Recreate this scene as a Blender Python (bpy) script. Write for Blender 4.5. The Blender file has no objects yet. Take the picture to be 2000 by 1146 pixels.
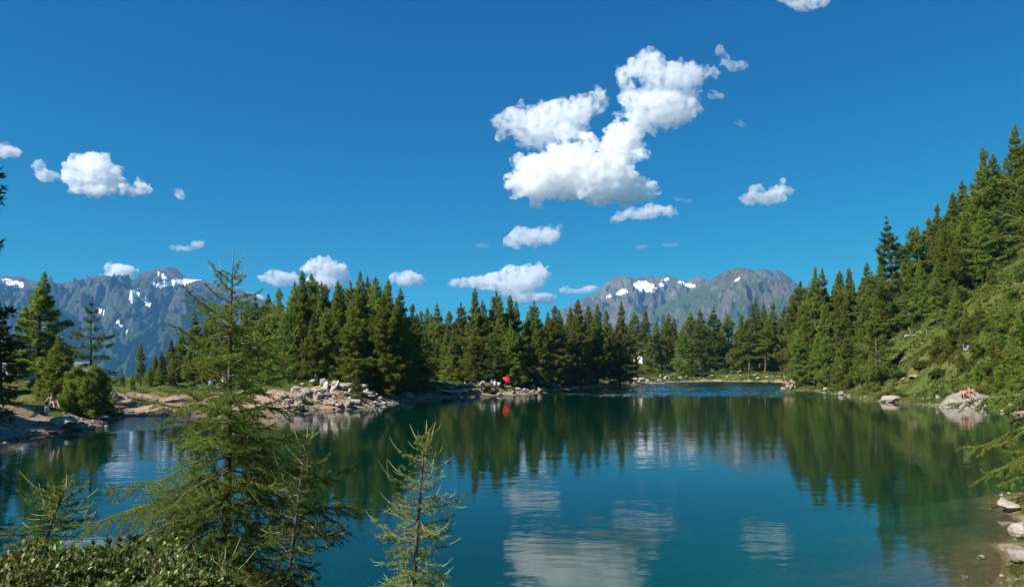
import bpy, bmesh, math
import numpy as np
from mathutils import Vector, Matrix

sc = bpy.context.scene
COL = sc.collection
F = 1400.0            # focal length in photo pixels (2000 wide)
CX, HY = 1000.0, 716.0
EYE = 4.0             # eye height above the lake

# ------------------------------------------------------------------ camera, world, sun, exposure
cam_d = bpy.data.cameras.new('camera'); cam = bpy.data.objects.new('camera', cam_d); COL.objects.link(cam)
cam.location = (0, 0, EYE); cam.rotation_euler = (math.pi/2, 0, 0)
cam_d.sensor_width = 36.0; cam_d.lens = 36.0*F/2000.0
cam_d.shift_y = (HY-573.0)/2000.0
cam_d.clip_start = 0.1; cam_d.clip_end = 40000
sc.camera = cam

SUN_AZ, SUN_EL = math.radians(-120), math.radians(43)
world = bpy.data.worlds.new('World'); sc.world = world; world.use_nodes = True
wn, wl = world.node_tree.nodes, world.node_tree.links
sky = wn.new('ShaderNodeTexSky'); sky.sky_type = 'NISHITA'; sky.sun_disc = False
sky.sun_elevation = SUN_EL; sky.sun_rotation = SUN_AZ; sky.altitude = 2000
sky.air_density = 1.0; sky.dust_density = 0.3; sky.ozone_density = 2.0
sep = wn.new('ShaderNodeSeparateColor'); wl.new(sky.outputs[0], sep.inputs[0])
cmb = wn.new('ShaderNodeCombineColor')
# deep polarised alpine blue: one even grade of the whole sky, channel by channel
for i, (p, k) in enumerate([(1.80, 0.010), (1.00, 0.70), (0.54, 1.98)]):
    m1 = wn.new('ShaderNodeMath'); m1.operation = 'POWER'; wl.new(sep.outputs[i], m1.inputs[0]); m1.inputs[1].default_value = p
    m2 = wn.new('ShaderNodeMath'); m2.operation = 'MULTIPLY'; wl.new(m1.outputs[0], m2.inputs[0]); m2.inputs[1].default_value = k
    wl.new(m2.outputs[0], cmb.inputs[i])
bgn = wn['Background']; wl.new(cmb.outputs[0], bgn.inputs[0]); bgn.inputs[1].default_value = 0.058

sun_d = bpy.data.lights.new('sun', 'SUN'); sun = bpy.data.objects.new('sun', sun_d); COL.objects.link(sun)
sun_d.energy = 4.9; sun_d.angle = math.radians(0.53); sun_d.color = (1.0, 0.94, 0.84)
TO_SUN = Vector((math.sin(SUN_AZ)*math.cos(SUN_EL), math.cos(SUN_AZ)*math.cos(SUN_EL), math.sin(SUN_EL)))
sun.rotation_euler = TO_SUN.to_track_quat('Z', 'Y').to_euler()

vs = sc.view_settings
vs.view_transform = 'Standard'; vs.look = 'None'; vs.exposure = 0.85; vs.gamma = 1.0; vs.use_curve_mapping = False
cy = sc.cycles
cy.max_bounces = 16; cy.diffuse_bounces = 4; cy.glossy_bounces = 3; cy.transmission_bounces = 3
cy.volume_bounces = 16; cy.transparent_max_bounces = 16
cy.use_denoising = True; cy.caustics_reflective = False; cy.caustics_refractive = False
cy.sample_clamp_indirect = 4.0

# ------------------------------------------------------------------ helpers
def at(px, py, d):
    return np.array([(px-CX)/F*d, d, EYE+(HY-py)/F*d])
def shore_pt(px, py):
    d = EYE*F/(py-HY); return ((px-CX)/F*d, d)

def _hash(ix, iy, iz=0, seed=0):
    h = (ix.astype(np.int64)*374761393 + iy.astype(np.int64)*668265263 + np.asarray(iz).astype(np.int64)*2147483647 + seed*974634777) & 0xffffffff
    h = ((h ^ (h >> 13))*1274126177) & 0xffffffff
    return h ^ (h >> 16)
def perlin2(x, y, seed=0):
    x = np.asarray(x, float); y = np.asarray(y, float)
    ix, iy = np.floor(x), np.floor(y); fx, fy = x-ix, y-iy
    u = fx*fx*fx*(fx*(fx*6-15)+10); v = fy*fy*fy*(fy*(fy*6-15)+10)
    def g(dx, dy):
        a = (_hash(ix+dx, iy+dy, 0, seed) & 0xffff)/65536.0*2*np.pi
        return np.cos(a)*(fx-dx)+np.sin(a)*(fy-dy)
    return ((g(0,0)*(1-u)+g(1,0)*u)*(1-v)+(g(0,1)*(1-u)+g(1,1)*u)*v)*1.5
def fbm2(x, y, o=4, seed=0, gain=0.5):
    s, a = 0, 1.0
    for k in range(o):
        s = s+a*perlin2(np.asarray(x)*2**k, np.asarray(y)*2**k, seed+k*17); a *= gain
    return s
def ridged2(x, y, o=5, seed=0):
    s, a, w = 0, 1.0, 1.0
    for k in range(o):
        n = (1-np.abs(perlin2(np.asarray(x)*2.03**k, np.asarray(y)*2.03**k, seed+k*31)))**2
        s = s+a*n*w; w = np.clip(n*1.3, 0, 1); a *= 0.5
    return s
def vnoise3(P, seed=0):
    i = np.floor(P); f = P-i; u = f*f*(3-2*f); r = 0
    for dx in (0, 1):
        for dy in (0, 1):
            for dz in (0, 1):
                h = (_hash(i[:,0]+dx, i[:,1]+dy, i[:,2]+dz, seed) & 0xffff)/65536.0
                r = r+h*np.where(dx, u[:,0], 1-u[:,0])*np.where(dy, u[:,1], 1-u[:,1])*np.where(dz, u[:,2], 1-u[:,2])
    return r*2-1
def sstep(a, b, x):
    t = np.clip((np.asarray(x, float)-a)/(b-a), 0, 1); return t*t*(3-2*t)

def new_mesh(name, V, faces, n=3, smooth=False, midx=None):
    V = np.asarray(V, np.float32); faces = np.asarray(faces, np.int32)
    me = bpy.data.meshes.new(name)
    me.vertices.add(len(V)); me.vertices.foreach_set('co', V.ravel())
    nf = len(faces)
    me.loops.add(nf*n); me.loops.foreach_set('vertex_index', faces.ravel())
    me.polygons.add(nf); me.polygons.foreach_set('loop_start', np.arange(nf, dtype=np.int32)*n)
    if midx is not None: me.polygons.foreach_set('material_index', np.asarray(midx, np.int32))
    me.update(calc_edges=True); me.validate()
    me.polygons.foreach_set('use_smooth', np.full(len(me.polygons), smooth))
    return me
def tag(o, label=None, cat=None, group=None, kind=None):
    if label: o['label'] = label
    if cat: o['category'] = cat
    if group: o['group'] = group
    if kind: o['kind'] = kind
    return o
def link(name, data, mat=None, parent=None):
    o = bpy.data.objects.new(name, data); COL.objects.link(o)
    if mat is not None and data is not None and not data.materials: data.materials.append(mat)
    if parent is not None: o.parent = parent
    return o
def empty(name, loc=(0,0,0), rz=0, s=1):
    o = bpy.data.objects.new(name, None); COL.objects.link(o); o.location = loc; o.rotation_euler = (0,0,rz)
    o.scale = (s,s,s) if np.isscalar(s) else s; o.empty_display_size = 0.3
    return o
def copy_tree(o, parent=None):
    c = o.copy(); COL.objects.link(c); c.parent = parent
    for ch in o.children: copy_tree(ch, c)
    return c
class MB:
    def __init__(s): s.v, s.f, s.n = [], [], 0
    def add(s, V, Fc):
        s.v.append(np.asarray(V, float)); s.f.append(np.asarray(Fc, int)+s.n); s.n += len(V)
    def tube(s, pts, rad, sides=6):
        pts = np.asarray(pts, float); rad = np.asarray(rad, float); m = len(pts)
        T = np.gradient(pts, axis=0); T /= np.linalg.norm(T, axis=1)[:,None]+1e-9
        ref = np.array([0,0,1.0]) if abs(T[:,2]).mean() < 0.8 else np.array([1.0,0,0])
        A = np.cross(T, ref); A /= np.linalg.norm(A, axis=1)[:,None]+1e-9; B = np.cross(T, A)
        an = np.arange(sides)*2*np.pi/sides
        V = (pts[:,None,:]+rad[:,None,None]*(np.cos(an)[None,:,None]*A[:,None,:]+np.sin(an)[None,:,None]*B[:,None,:])).reshape(-1,3)
        i = np.arange(m-1)[:,None]*sides; j = np.arange(sides)[None,:]; k = (j+1) % sides
        a, b, c, d = i+j, i+k, i+sides+k, i+sides+j
        fc = np.concatenate([np.stack([a,b,c],-1).reshape(-1,3), np.stack([a,c,d],-1).reshape(-1,3)])
        s.add(V, fc)
    def box(s, c, h, rz=0):
        c = np.array(c); q = np.array([[x,y,z] for x in (-1,1) for y in (-1,1) for z in (-1,1)])*np.array(h)
        R = np.array([[math.cos(rz),-math.sin(rz),0],[math.sin(rz),math.cos(rz),0],[0,0,1]])
        s.add(q@R.T+c, [[0,1,3],[0,3,2],[4,6,7],[4,7,5],[0,4,5],[0,5,1],[2,3,7],[2,7,6],[0,2,6],[0,6,4],[1,5,7],[1,7,3]])
    def mesh(s, name, smooth=False): return new_mesh(name, np.concatenate(s.v), np.concatenate(s.f), 3, smooth)

# ------------------------------------------------------------------ materials
def mat(name):
    m = bpy.data.materials.new(name); m.use_nodes = True; nt = m.node_tree; nt.nodes.clear()
    return m, nt, nt.nodes, nt.links, nt.nodes.new('ShaderNodeOutputMaterial')
def noise_n(N, L, vec, scale, detail=4, rough=0.55):
    n = N.new('ShaderNodeTexNoise'); n.inputs['Scale'].default_value = scale; n.inputs['Detail'].default_value = detail
    n.inputs['Roughness'].default_value = rough
    if vec is not None: L.new(vec, n.inputs['Vector'])
    return n
def ramp_n(N, L, src, stops):
    r = N.new('ShaderNodeValToRGB'); L.new(src, r.inputs[0]); e = r.color_ramp.elements
    while len(e) < len(stops): e.new(0.5)
    for el, (p, c) in zip(e, stops):
        el.position = p; el.color = (*c, 1) if not np.isscalar(c) else (c, c, c, 1)
    return r
def mix_n(N, L, fac, a, b, mode='MIX'):
    m = N.new('ShaderNodeMix'); m.data_type = 'RGBA'; m.blend_type = mode
    for idx, s in ((0, fac), (6, a), (7, b)):
        if hasattr(s, 'links') or isinstance(s, bpy.types.NodeSocket): L.new(s, m.inputs[idx])
        elif idx == 0: m.inputs[0].default_value = s
        else: m.inputs[idx].default_value = (*s, 1)
    return m.outputs[2]
def math_n(N, L, op, a, b=None, clamp=False):
    m = N.new('ShaderNodeMath'); m.operation = op; m.use_clamp = clamp
    for i, s in enumerate((a, b)):
        if s is None: continue
        if isinstance(s, bpy.types.NodeSocket): L.new(s, m.inputs[i])
        else: m.inputs[i].default_value = s
    return m.outputs[0]
def bsdf(N, L, out, col, rough=0.9, spec=0.2, normal=None):
    b = N.new('ShaderNodeBsdfPrincipled'); b.inputs['Roughness'].default_value = rough; b.inputs['Specular IOR Level'].default_value = spec
    if isinstance(col, bpy.types.NodeSocket): L.new(col, b.inputs['Base Color'])
    else: b.inputs['Base Color'].default_value = (*col, 1)
    if normal is not None: L.new(normal, b.inputs['Normal'])
    L.new(b.outputs[0], out.inputs[0]); return b
def bump_n(N, L, h, strength=0.5, dist=0.05):
    b = N.new('ShaderNodeBump'); b.inputs['Strength'].default_value = strength; b.inputs['Distance'].default_value = dist
    L.new(h, b.inputs['Height']); return b.outputs[0]

def plain_mat(name, col, rough=0.8, spec=0.2, var=0.15, scale=6):
    m, nt, N, L, out = mat(name)
    g = N.new('ShaderNodeNewGeometry'); n = noise_n(N, L, g.outputs['Position'], scale)
    r = ramp_n(N, L, n.outputs[0], [(0.3, tuple(c*(1-var) for c in col)), (0.7, tuple(min(1, c*(1+var)) for c in col))])
    bsdf(N, L, out, r.outputs[0], rough, spec); return m

def foliage_mat(name, dark, light, scale=1.2, trans=0.35, tip=None, objvar=0.6, gloss=0.0):
    m, nt, N, L, out = mat(name)
    g = N.new('ShaderNodeNewGeometry'); oi = N.new('ShaderNodeObjectInfo')
    n = noise_n(N, L, g.outputs['Position'], scale, 3)
    r = ramp_n(N, L, n.outputs[0], [(0.3, dark), (0.7, light)])
    isl = math_n(N, L, 'MULTIPLY_ADD', g.outputs['Random Per Island'], 0.6); isl.node.inputs[2].default_value = 0.7
    orr = math_n(N, L, 'MULTIPLY_ADD', oi.outputs['Random'], objvar); orr.node.inputs[2].default_value = 1-objvar/2
    k = math_n(N, L, 'MULTIPLY', isl, orr)
    hsv = N.new('ShaderNodeHueSaturation'); L.new(r.outputs[0], hsv.inputs['Color']); L.new(k, hsv.inputs['Value'])
    hh = math_n(N, L, 'MULTIPLY_ADD', oi.outputs['Random'], 0.05); hh.node.inputs[2].default_value = 0.475; L.new(hh, hsv.inputs['Hue'])
    d = N.new('ShaderNodeBsdfDiffuse'); t = N.new('ShaderNodeBsdfTranslucent')
    L.new(hsv.outputs[0], d.inputs[0]); L.new(hsv.outputs[0], t.inputs[0])
    mx = N.new('ShaderNodeMixShader'); mx.inputs[0].default_value = trans; L.new(d.outputs[0], mx.inputs[1]); L.new(t.outputs[0], mx.inputs[2])
    res = mx.outputs[0]
    if gloss > 0:
        gl = N.new('ShaderNodeBsdfGlossy'); gl.inputs['Roughness'].default_value = 0.45; gl.inputs[0].default_value = (0.9,0.95,0.9,1)
        m2 = N.new('ShaderNodeMixShader'); m2.inputs[0].default_value = gloss; L.new(res, m2.inputs[1]); L.new(gl.outputs[0], m2.inputs[2]); res = m2.outputs[0]
    L.new(res, out.inputs[0]); return m

M = {}
M['larch_mid'] = foliage_mat('larch_mid', (0.150,0.195,0.030), (0.265,0.305,0.055), 0.5, 0.5)
M['spruce'] = foliage_mat('spruce', (0.080,0.120,0.030), (0.135,0.185,0.045), 0.5, 0.45)
M['larch_near'] = foliage_mat('larch_near', (0.150,0.205,0.036), (0.255,0.325,0.060), 2.0, 0.5, objvar=0.2)
M['larch_dark'] = foliage_mat('larch_dark', (0.085,0.120,0.028), (0.145,0.190,0.045), 2.0, 0.4, objvar=0.2)
M['larch_pale'] = foliage_mat('larch_pale', (0.20,0.265,0.065), (0.34,0.39,0.11), 3.0, 0.45, objvar=0.15)
M['shoot'] = plain_mat('shoot', (0.34,0.37,0.13), 0.7, 0.2, 0.2, 20)
M['shrub'] = foliage_mat('shrub', (0.110,0.150,0.028), (0.215,0.255,0.060), 3.0, 0.3, objvar=0.2, gloss=0.04)
M['heath'] = foliage_mat('heath', (0.050,0.085,0.016), (0.120,0.150,0.032), 0.25, 0.3)
M['grass'] = foliage_mat('grass', (0.085,0.125,0.024), (0.210,0.195,0.055), 0.12, 0.35)
M['bark'] = plain_mat('bark', (0.13,0.10,0.075), 0.9, 0.1, 0.45, 14)
M['twig'] = plain_mat('twig', (0.23,0.19,0.15), 0.9, 0.1, 0.4, 30)
M['deadwood'] = plain_mat('deadwood', (0.27,0.25,0.22), 0.9, 0.1, 0.3, 8)

def rock_mat(name, c1, c2, lichen=(0.36,0.36,0.24)):
    m, nt, N, L, out = mat(name)
    tc = N.new('ShaderNodeTexCoord'); oi = N.new('ShaderNodeObjectInfo'); g = N.new('ShaderNodeNewGeometry')
    n1 = noise_n(N, L, g.outputs['Position'], 1.3, 6, 0.65); n2 = noise_n(N, L, g.outputs['Position'], 9, 6, 0.7)
    mp = N.new('ShaderNodeMapping'); mp.inputs['Scale'].default_value = (1, 1, 9); mp.inputs['Rotation'].default_value = (0.25, 0.15, 0)
    L.new(g.outputs['Position'], mp.inputs[0]); n3 = noise_n(N, L, mp.outputs[0], 1.6, 5, 0.6)
    r = ramp_n(N, L, n1.outputs[0], [(0.3, c1), (0.68, c2)])
    r2 = ramp_n(N, L, n2.outputs[0], [(0.35, 0.62), (0.62, 1.0)])
    c = mix_n(N, L, 0.85, r.outputs[0], r2.outputs[0], 'MULTIPLY')
    r3 = ramp_n(N, L, n3.outputs[0], [(0.36, 0.55), (0.5, 1.0)]); c = mix_n(N, L, 0.7, c, r3.outputs[0], 'MULTIPLY')
    n4 = noise_n(N, L, g.outputs['Position'], 2.7, 3); rl = ramp_n(N, L, n4.outputs[0], [(0.56, 0), (0.66, 0.6)])
    c = mix_n(N, L, rl.outputs[0], c, lichen)
    k = math_n(N, L, 'MULTIPLY_ADD', oi.outputs['Random'], 0.45); k.node.inputs[2].default_value = 0.75
    hsv = N.new('ShaderNodeHueSaturation'); L.new(c, hsv.inputs['Color']); L.new(k, hsv.inputs['Value'])
    h = math_n(N, L, 'ADD', n2.outputs[0], n3.outputs[0])
    bsdf(N, L, out, hsv.outputs[0], 0.88, 0.15, bump_n(N, L, h, 0.8, 0.10)); return m
M['rock'] = rock_mat('rock', (0.33,0.285,0.24), (0.56,0.49,0.41))
M['rock_slab'] = rock_mat('rock_slab', (0.24,0.21,0.18), (0.37,0.325,0.275))
M['rock_pink'] = rock_mat('rock_pink', (0.30,0.25,0.22), (0.47,0.40,0.35), (0.42,0.38,0.30))

# ------------------------------------------------------------------ terrain
SHORE = [shore_pt(*p) for p in [(0,864),(60,850),(130,842),(190,836),(205,822),(262,812),(330,812),(420,806),(500,806),(560,804),(640,800),(712,797),(765,789),
         (810,783),(850,778),(900,776),(960,773),(1010,772),(1060,768),(1100,762),(1180,757),(1280,749),(1340,746),(1400,745),(1480,745.5),
         (1528,747),(1548,753),(1524,758),(1540,762),(1590,765),(1650,772),(1720,783),(1760,787),(1850,793),(1930,800),(1985,810)]]
SHORE += [(40.5,48),(30,34),(20.5,25),(14.6,21),(12.4,17.5),(10.2,14.8),(8.4,12.6),(4.5,10.6),(0.5,9.8),(-4,9.7),(-7.5,10),(-10.5,12),(-14.2,18),(-18.6,24.5),(-23.2,31),(-26.5,36)]
SH = np.array(SHORE)
def sdf(x, y):
    """distance to the shoreline: positive on land, negative over the water"""
    x = np.asarray(x, float); y = np.asarray(y, float); d2 = np.full(x.shape, 1e18); ins = np.zeros(x.shape, bool)
    n = len(SH)
    for i in range(n):
        ax, ay = SH[i]; bx, by = SH[(i+1) % n]; ex, ey = bx-ax, by-ay
        t = np.clip(((x-ax)*ex+(y-ay)*ey)/(ex*ex+ey*ey), 0, 1)
        d2 = np.minimum(d2, (x-ax-t*ex)**2+(y-ay-t*ey)**2)
        c = ((ay > y) != (by > y)) & (x < (bx-ax)*(y-ay)/(by-ay+1e-12)+ax); ins ^= c
    d = np.sqrt(d2); return np.where(ins, -d, d)
def ground(x, y, detail=True):
    x = np.asarray(x, float); y = np.asarray(y, float)
    s = sdf(x, y) + 0.8*fbm2(x*0.22, y*0.22, 3, 5)*sstep(6, 25, y)
    sp = np.maximum(s, 0)
    near = 1-sstep(11, 22, np.hypot(x, y))
    z = 7.5*(1-np.exp(-sp*(0.020+0.016*np.exp(-sp/12))))
    z = z*(1-near)+near*(0.31*sp)
    z = z*(1-0.58*sstep(-18, -34, x)*sstep(40, 60, y)*(1-sstep(150, 260, y)))
    # left bank under the rhododendrons
    z += 0.55*np.exp(-(((x+3.6)/2.4)**2+((y-5.2)/2.2)**2))*sstep(0, 2.5, sp)
    # right-hand hillside
    xs = np.interp(y, [10, 30, 48, 68, 90, 119, 150, 178, 300, 900], [30, 36, 43, 45.5, 46.5, 51.5, 63, 74, 120, 330])
    hs = np.maximum(x-xs-0.5, 0)*sstep(18, 45, y)
    hill = 0.80*hs*(1-sstep(60, 260, hs)*0.35)
    z = z+np.where(s > 0, hill*sstep(0, 3, sp), 0)
    # headland of the rock pile and the left bank are a little higher behind their shore
    z += 0.9*np.exp(-(((x+17)/9)**2+((y-76)/6)**2))*sstep(0.5, 5, sp)
    z += 1.2*np.exp(-(((x+44)/12)**2+((y-58)/10)**2))*sstep(0.5, 6, sp)
    # plateau drops away into the valley
    R = np.interp(np.arctan2(x, y), [-1.6, -0.75, -0.5, -0.42, -0.3, 0.0, 0.3, 0.5, 1.6], [160, 150, 128, 124, 160, 240, 330, 700, 900])
    r = np.hypot(x, y)
    z = z-np.maximum(r-R, 0)**1.06*0.42
    z = np.maximum(z, -330+25*fbm2(x*0.002, y*0.002, 3, 8))
    # lake bed
    dn = np.maximum(-s, 0)
    slow = np.exp(-(((x-12)/17)**2+((y-18)/22)**2))
    zb = -(5.0*(1-np.exp(-dn*(0.13-0.085*slow))))
    z = np.where(s > 0, z+0.04, zb)
    if detail:
        amp = np.where(s > 0, np.clip(sp*0.12, 0.05, 0.5), 0.12)
        z = z+amp*(fbm2(x*0.35, y*0.35, 4, 11))+0.05*fbm2(x*1.7, y*1.7, 2, 13)
    return z
def gz(x, y): return float(ground(np.array([x]), np.array([y]))[0])
GX, GY = None, None
def ground_dist(px, py, d0=10, d1=400):
    """distance at which the view ray of a pixel meets the ground"""
    d = np.linspace(d0, d1, 1600); x = (px-CX)/F*d; zr = EYE+(HY-py)/F*d
    g = ground(x, d); k = np.nonzero(zr <= g)[0]
    return float(d[k[0]]) if len(k) else None

ux = np.linspace(-1, 1, 540); xs_ = 26*np.sinh(ux*math.asinh(2600/26))
uy = np.linspace(math.asinh((-260-45)/34), math.asinh((2900-45)/34), 560); ys_ = 45+34*np.sinh(uy)
GXX, GYY = np.meshgrid(xs_, ys_)
GZZ = ground(GXX, GYY)
V = np.stack([GXX, GYY, GZZ], -1).reshape(-1, 3)
ny_, nx_ = GXX.shape
ii = (np.arange(ny_-1)[:,None]*nx_+np.arange(nx_-1)[None,:]).ravel()
gm = new_mesh('ground', V, np.stack([ii, ii+1, ii+nx_+1, ii+nx_], -1), 4, True)
S_ = sdf(GXX, GYY)
# bare soil: the beach and paths worn along the shore
soil = 1-sstep(0.6, 2.6, S_+0.9*fbm2(GXX*0.3, GYY*0.3, 3, 21))
for (cx_, cy_, rx_, ry_, w_) in [(-32, 66, 15, 7.5, 1.0), (-34, 44, 12, 6, 1.0), (-1.5, 101, 6, 3, 0.9), (-16, 72, 7, 5, 0.7), (60, 176, 10, 4, 0.5)]:
    soil = np.maximum(soil, w_*(1-sstep(0.6, 1.15, np.sqrt(((GXX-cx_)/rx_)**2+((GYY-cy_)/ry_)**2)+0.3*fbm2(GXX*0.25, GYY*0.25, 3, 23))))
soil = soil*(1-0.8*sstep(40, 44, GXX)*sstep(58, 64, GYY)*(1-sstep(128, 140, GYY)))
soil = soil*(1-0.55*sstep(4, 7, GXX)*(1-sstep(24, 30, GYY))*sstep(6, 9, GYY))
at_ = gm.attributes.new('soil', 'FLOAT', 'POINT'); at_.data.foreach_set('value', soil.ravel().astype(np.float32))

m, nt, N, L, out = mat('ground')
g = N.new('ShaderNodeNewGeometry'); sp_ = N.new('ShaderNodeSeparateXYZ'); L.new(g.outputs['Position'], sp_.inputs[0])
at_n = N.new('ShaderNodeAttribute'); at_n.attribute_name = 'soil'
n1 = noise_n(N, L, g.outputs['Position'], 0.12, 6, 0.6); n2 = noise_n(N, L, g.outputs['Position'], 0.9, 6, 0.65); n3 = noise_n(N, L, g.outputs['Position'], 6, 5, 0.7)
grass = ramp_n(N, L, n1.outputs[0], [(0.3, (0.060,0.095,0.018)), (0.5, (0.105,0.135,0.028)), (0.68, (0.17,0.155,0.05))])
gr2 = ramp_n(N, L, n3.outputs[0], [(0.3, 0.45), (0.65, 1.0)]); grass = mix_n(N, L, 0.8, grass.outputs[0], gr2.outputs[0], 'MULTIPLY')
dirt = ramp_n(N, L, n2.outputs[0], [(0.28, (0.20,0.135,0.09)), (0.5, (0.36,0.25,0.17)), (0.72, (0.46,0.35,0.26))])
dirt = mix_n(N, L, 0.6, dirt.outputs[0], gr2.outputs[0], 'MULTIPLY')
fac = math_n(N, L, 'ADD', at_n.outputs['Fac'], math_n(N, L, 'MULTIPLY', math_n(N, L, 'SUBTRACT', n2.outputs[0], 0.5), 1.2))
fac = ramp_n(N, L, fac, [(0.35, 0), (0.6, 1)]).outputs[0]
col = mix_n(N, L, fac, grass, dirt)
bed = ramp_n(N, L, mix_n(N, L, 0.5, n2.outputs[0], n3.outputs[0]), [(0.3, (0.055,0.042,0.022)), (0.5, (0.12,0.088,0.05)), (0.7, (0.19,0.145,0.09))])
wet = math_n(N, L, 'LESS_THAN', sp_.outputs[2], 0.03)
deep = ramp_n(N, L, math_n(N, L, 'MULTIPLY', sp_.outputs[2], -0.2), [(0.15, 0), (0.75, 1)])
bedc = mix_n(N, L, deep.outputs[0], bed.outputs[0], (0.09,0.17,0.13))
col = mix_n(N, L, wet, col, bedc)
bsdf(N, L, out, col, 0.95, 0.1, bump_n(N, L, math_n(N, L, 'ADD', n2.outputs[0], n3.outputs[0]), 0.7, 0.15))
go = link('ground', gm, m); tag(go, 'grassy and stony ground with bare brown soil round the lake', 'ground', kind='structure')

# ------------------------------------------------------------------ lake
m, nt, N, L, out = mat('water')
g = N.new('ShaderNodeNewGeometry'); sp_ = N.new('ShaderNodeSeparateXYZ'); L.new(g.outputs['Position'], sp_.inputs[0])
def wave(scale, det, sx=1.0, sy=1.0, rot=0.0):
    mp = N.new('ShaderNodeMapping'); mp.inputs['Scale'].default_value = (sx, sy, 1); mp.inputs['Rotation'].default_value = (0,0,rot)
    L.new(g.outputs['Position'], mp.inputs[0]); return noise_n(N, L, mp.outputs[0], scale, det, 0.5).outputs[0]
w_s = wave(1.5, 2, 0.55, 1.0, 0.15); w_f = wave(5.0, 3, 0.7, 1.0, -0.2); w_l = wave(0.35, 1, 0.6, 1.0, 0.3)
# wind-ruffled water: the far bay and the small inlet on the left
edge = noise_n(N, L, g.outputs['Position'], 0.05, 3).outputs[0]
yb = math_n(N, L, 'ADD', sp_.outputs[1], math_n(N, L, 'MULTIPLY', math_n(N, L, 'SUBTRACT', edge, 0.5), 22.0))
r1 = N.new('ShaderNodeMapRange'); r1.interpolation_type = 'SMOOTHSTEP'; L.new(yb, r1.inputs[0]); r1.inputs[1].default_value = 96; r1.inputs[2].default_value = 112
dx = math_n(N, L, 'DIVIDE', math_n(N, L, 'ADD', sp_.outputs[0], 29.0), 6.5); dy = math_n(N, L, 'DIVIDE', math_n(N, L, 'SUBTRACT', sp_.outputs[1], 50.0), 9.0)
rr = math_n(N, L, 'ADD', math_n(N, L, 'MULTIPLY', dx, dx), math_n(N, L, 'MULTIPLY', dy, dy))
r2 = N.new('ShaderNodeMapRange'); r2.interpolation_type = 'SMOOTHSTEP'; L.new(rr, r2.inputs[0]); r2.inputs[1].default_value = 1.2; r2.inputs[2].default_value = 0.5
ruf = r2.outputs[0]
calm = math_n(N, L, 'ADD', math_n(N, L, 'MULTIPLY', w_s, 0.0075), math_n(N, L, 'MULTIPLY', w_f, 0.0016))
calm = math_n(N, L, 'ADD', calm, math_n(N, L, 'MULTIPLY', w_l, 0.010))
rough_h = math_n(N, L, 'ADD', math_n(N, L, 'MULTIPLY', w_s, 0.10), math_n(N, L, 'MULTIPLY', w_f, 0.05))
hgt = math_n(N, L, 'ADD', calm, math_n(N, L, 'MULTIPLY', rough_h, ruf))
bmp = N.new('ShaderNodeBump'); bmp.inputs['Strength'].default_value = 1.0; bmp.inputs['Distance'].default_value = 1.0; L.new(hgt, bmp.inputs['Height'])
if 'Filter Width' in bmp.inputs: bmp.inputs['Filter Width'].default_value = 0.02
fr = N.new('ShaderNodeFresnel'); fr.inputs[0].default_value = 1.333; L.new(bmp.outputs[0], fr.inputs['Normal'])
gl = N.new('ShaderNodeBsdfGlossy'); L.new(math_n(N, L, 'MULTIPLY_ADD', ruf, 0.05), gl.inputs['Roughness']); gl.inputs['Roughness'].links[0].from_node.inputs[2].default_value = 0.025; gl.inputs[0].default_value = (1,1,1,1); L.new(bmp.outputs[0], gl.inputs['Normal'])
tr = N.new('ShaderNodeBsdfTransparent')
mx = N.new('ShaderNodeMixShader'); L.new(fr.outputs[0], mx.inputs[0]); L.new(tr.outputs[0], mx.inputs[1]); L.new(gl.outputs[0], mx.inputs[2])
L.new(mx.outputs[0], out.inputs[0])
va = N.new('ShaderNodeVolumeAbsorption'); va.inputs['Color'].default_value = (0.25,0.82,0.77,1); va.inputs['Density'].default_value = 0.68
vsc = N.new('ShaderNodeVolumeScatter'); vsc.inputs['Color'].default_value = (0.05,0.75,0.55,1); vsc.inputs['Density'].default_value = 0.014   # fine silt
adv = N.new('ShaderNodeAddShader'); L.new(va.outputs[0], adv.inputs[0]); L.new(vsc.outputs[0], adv.inputs[1]); L.new(adv.outputs[0], out.inputs['Volume'])
lx = np.unique(np.concatenate([np.linspace(-50, 2, 27), np.arange(2, 70, 0.34), np.linspace(70, 100, 11)])); ly = np.unique(np.concatenate([np.linspace(-5, 94, 50), np.arange(94, 200, 0.30), np.linspace(200, 211, 4)]))
LX, LY = np.meshgrid(lx, ly)
rufm = sstep(90, 103, LY+7*fbm2(LX*0.05, LY*0.05, 3, 81)+1.2*fbm2(LX*0.3, LY*0.3, 2, 82))*(0.55+0.45*sstep(-0.3, 0.4, fbm2(LX*0.06, LY*0.04, 3, 84)))
LZ = rufm*(0.17*fbm2(LX*0.7, LY*0.95, 2, 85)+0.05*perlin2(LX*1.5, LY*1.6, 87))
nlx, nly = len(lx), len(ly); V = np.stack([LX, LY, LZ], -1).reshape(-1, 3)
ii = (np.arange(nly-1)[:,None]*nlx+np.arange(nlx-1)[None,:]).ravel(); Q = np.stack([ii, ii+1, ii+nlx+1, ii+nlx], -1)
edge_i = np.concatenate([np.arange(nlx), np.arange(1, nly)*nlx+nlx-1, (nly-1)*nlx+np.arange(nlx-2, -1, -1), np.arange(nly-2, 0, -1)*nlx]); ne = len(edge_i); nb_ = len(V)
low = V[edge_i].copy(); low[:,2] = -12.0; ctr = np.array([[25.0, 103.0, -12.0]]); j = np.arange(ne); jn = (j+1) % ne
T = np.concatenate([Q[:,[0,1,2]], Q[:,[0,2,3]], np.stack([edge_i[j], nb_+j, nb_+jn], -1), np.stack([edge_i[j], nb_+jn, edge_i[jn]], -1), np.stack([np.full(ne, nb_+ne), nb_+jn, nb_+j], -1)])
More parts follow.
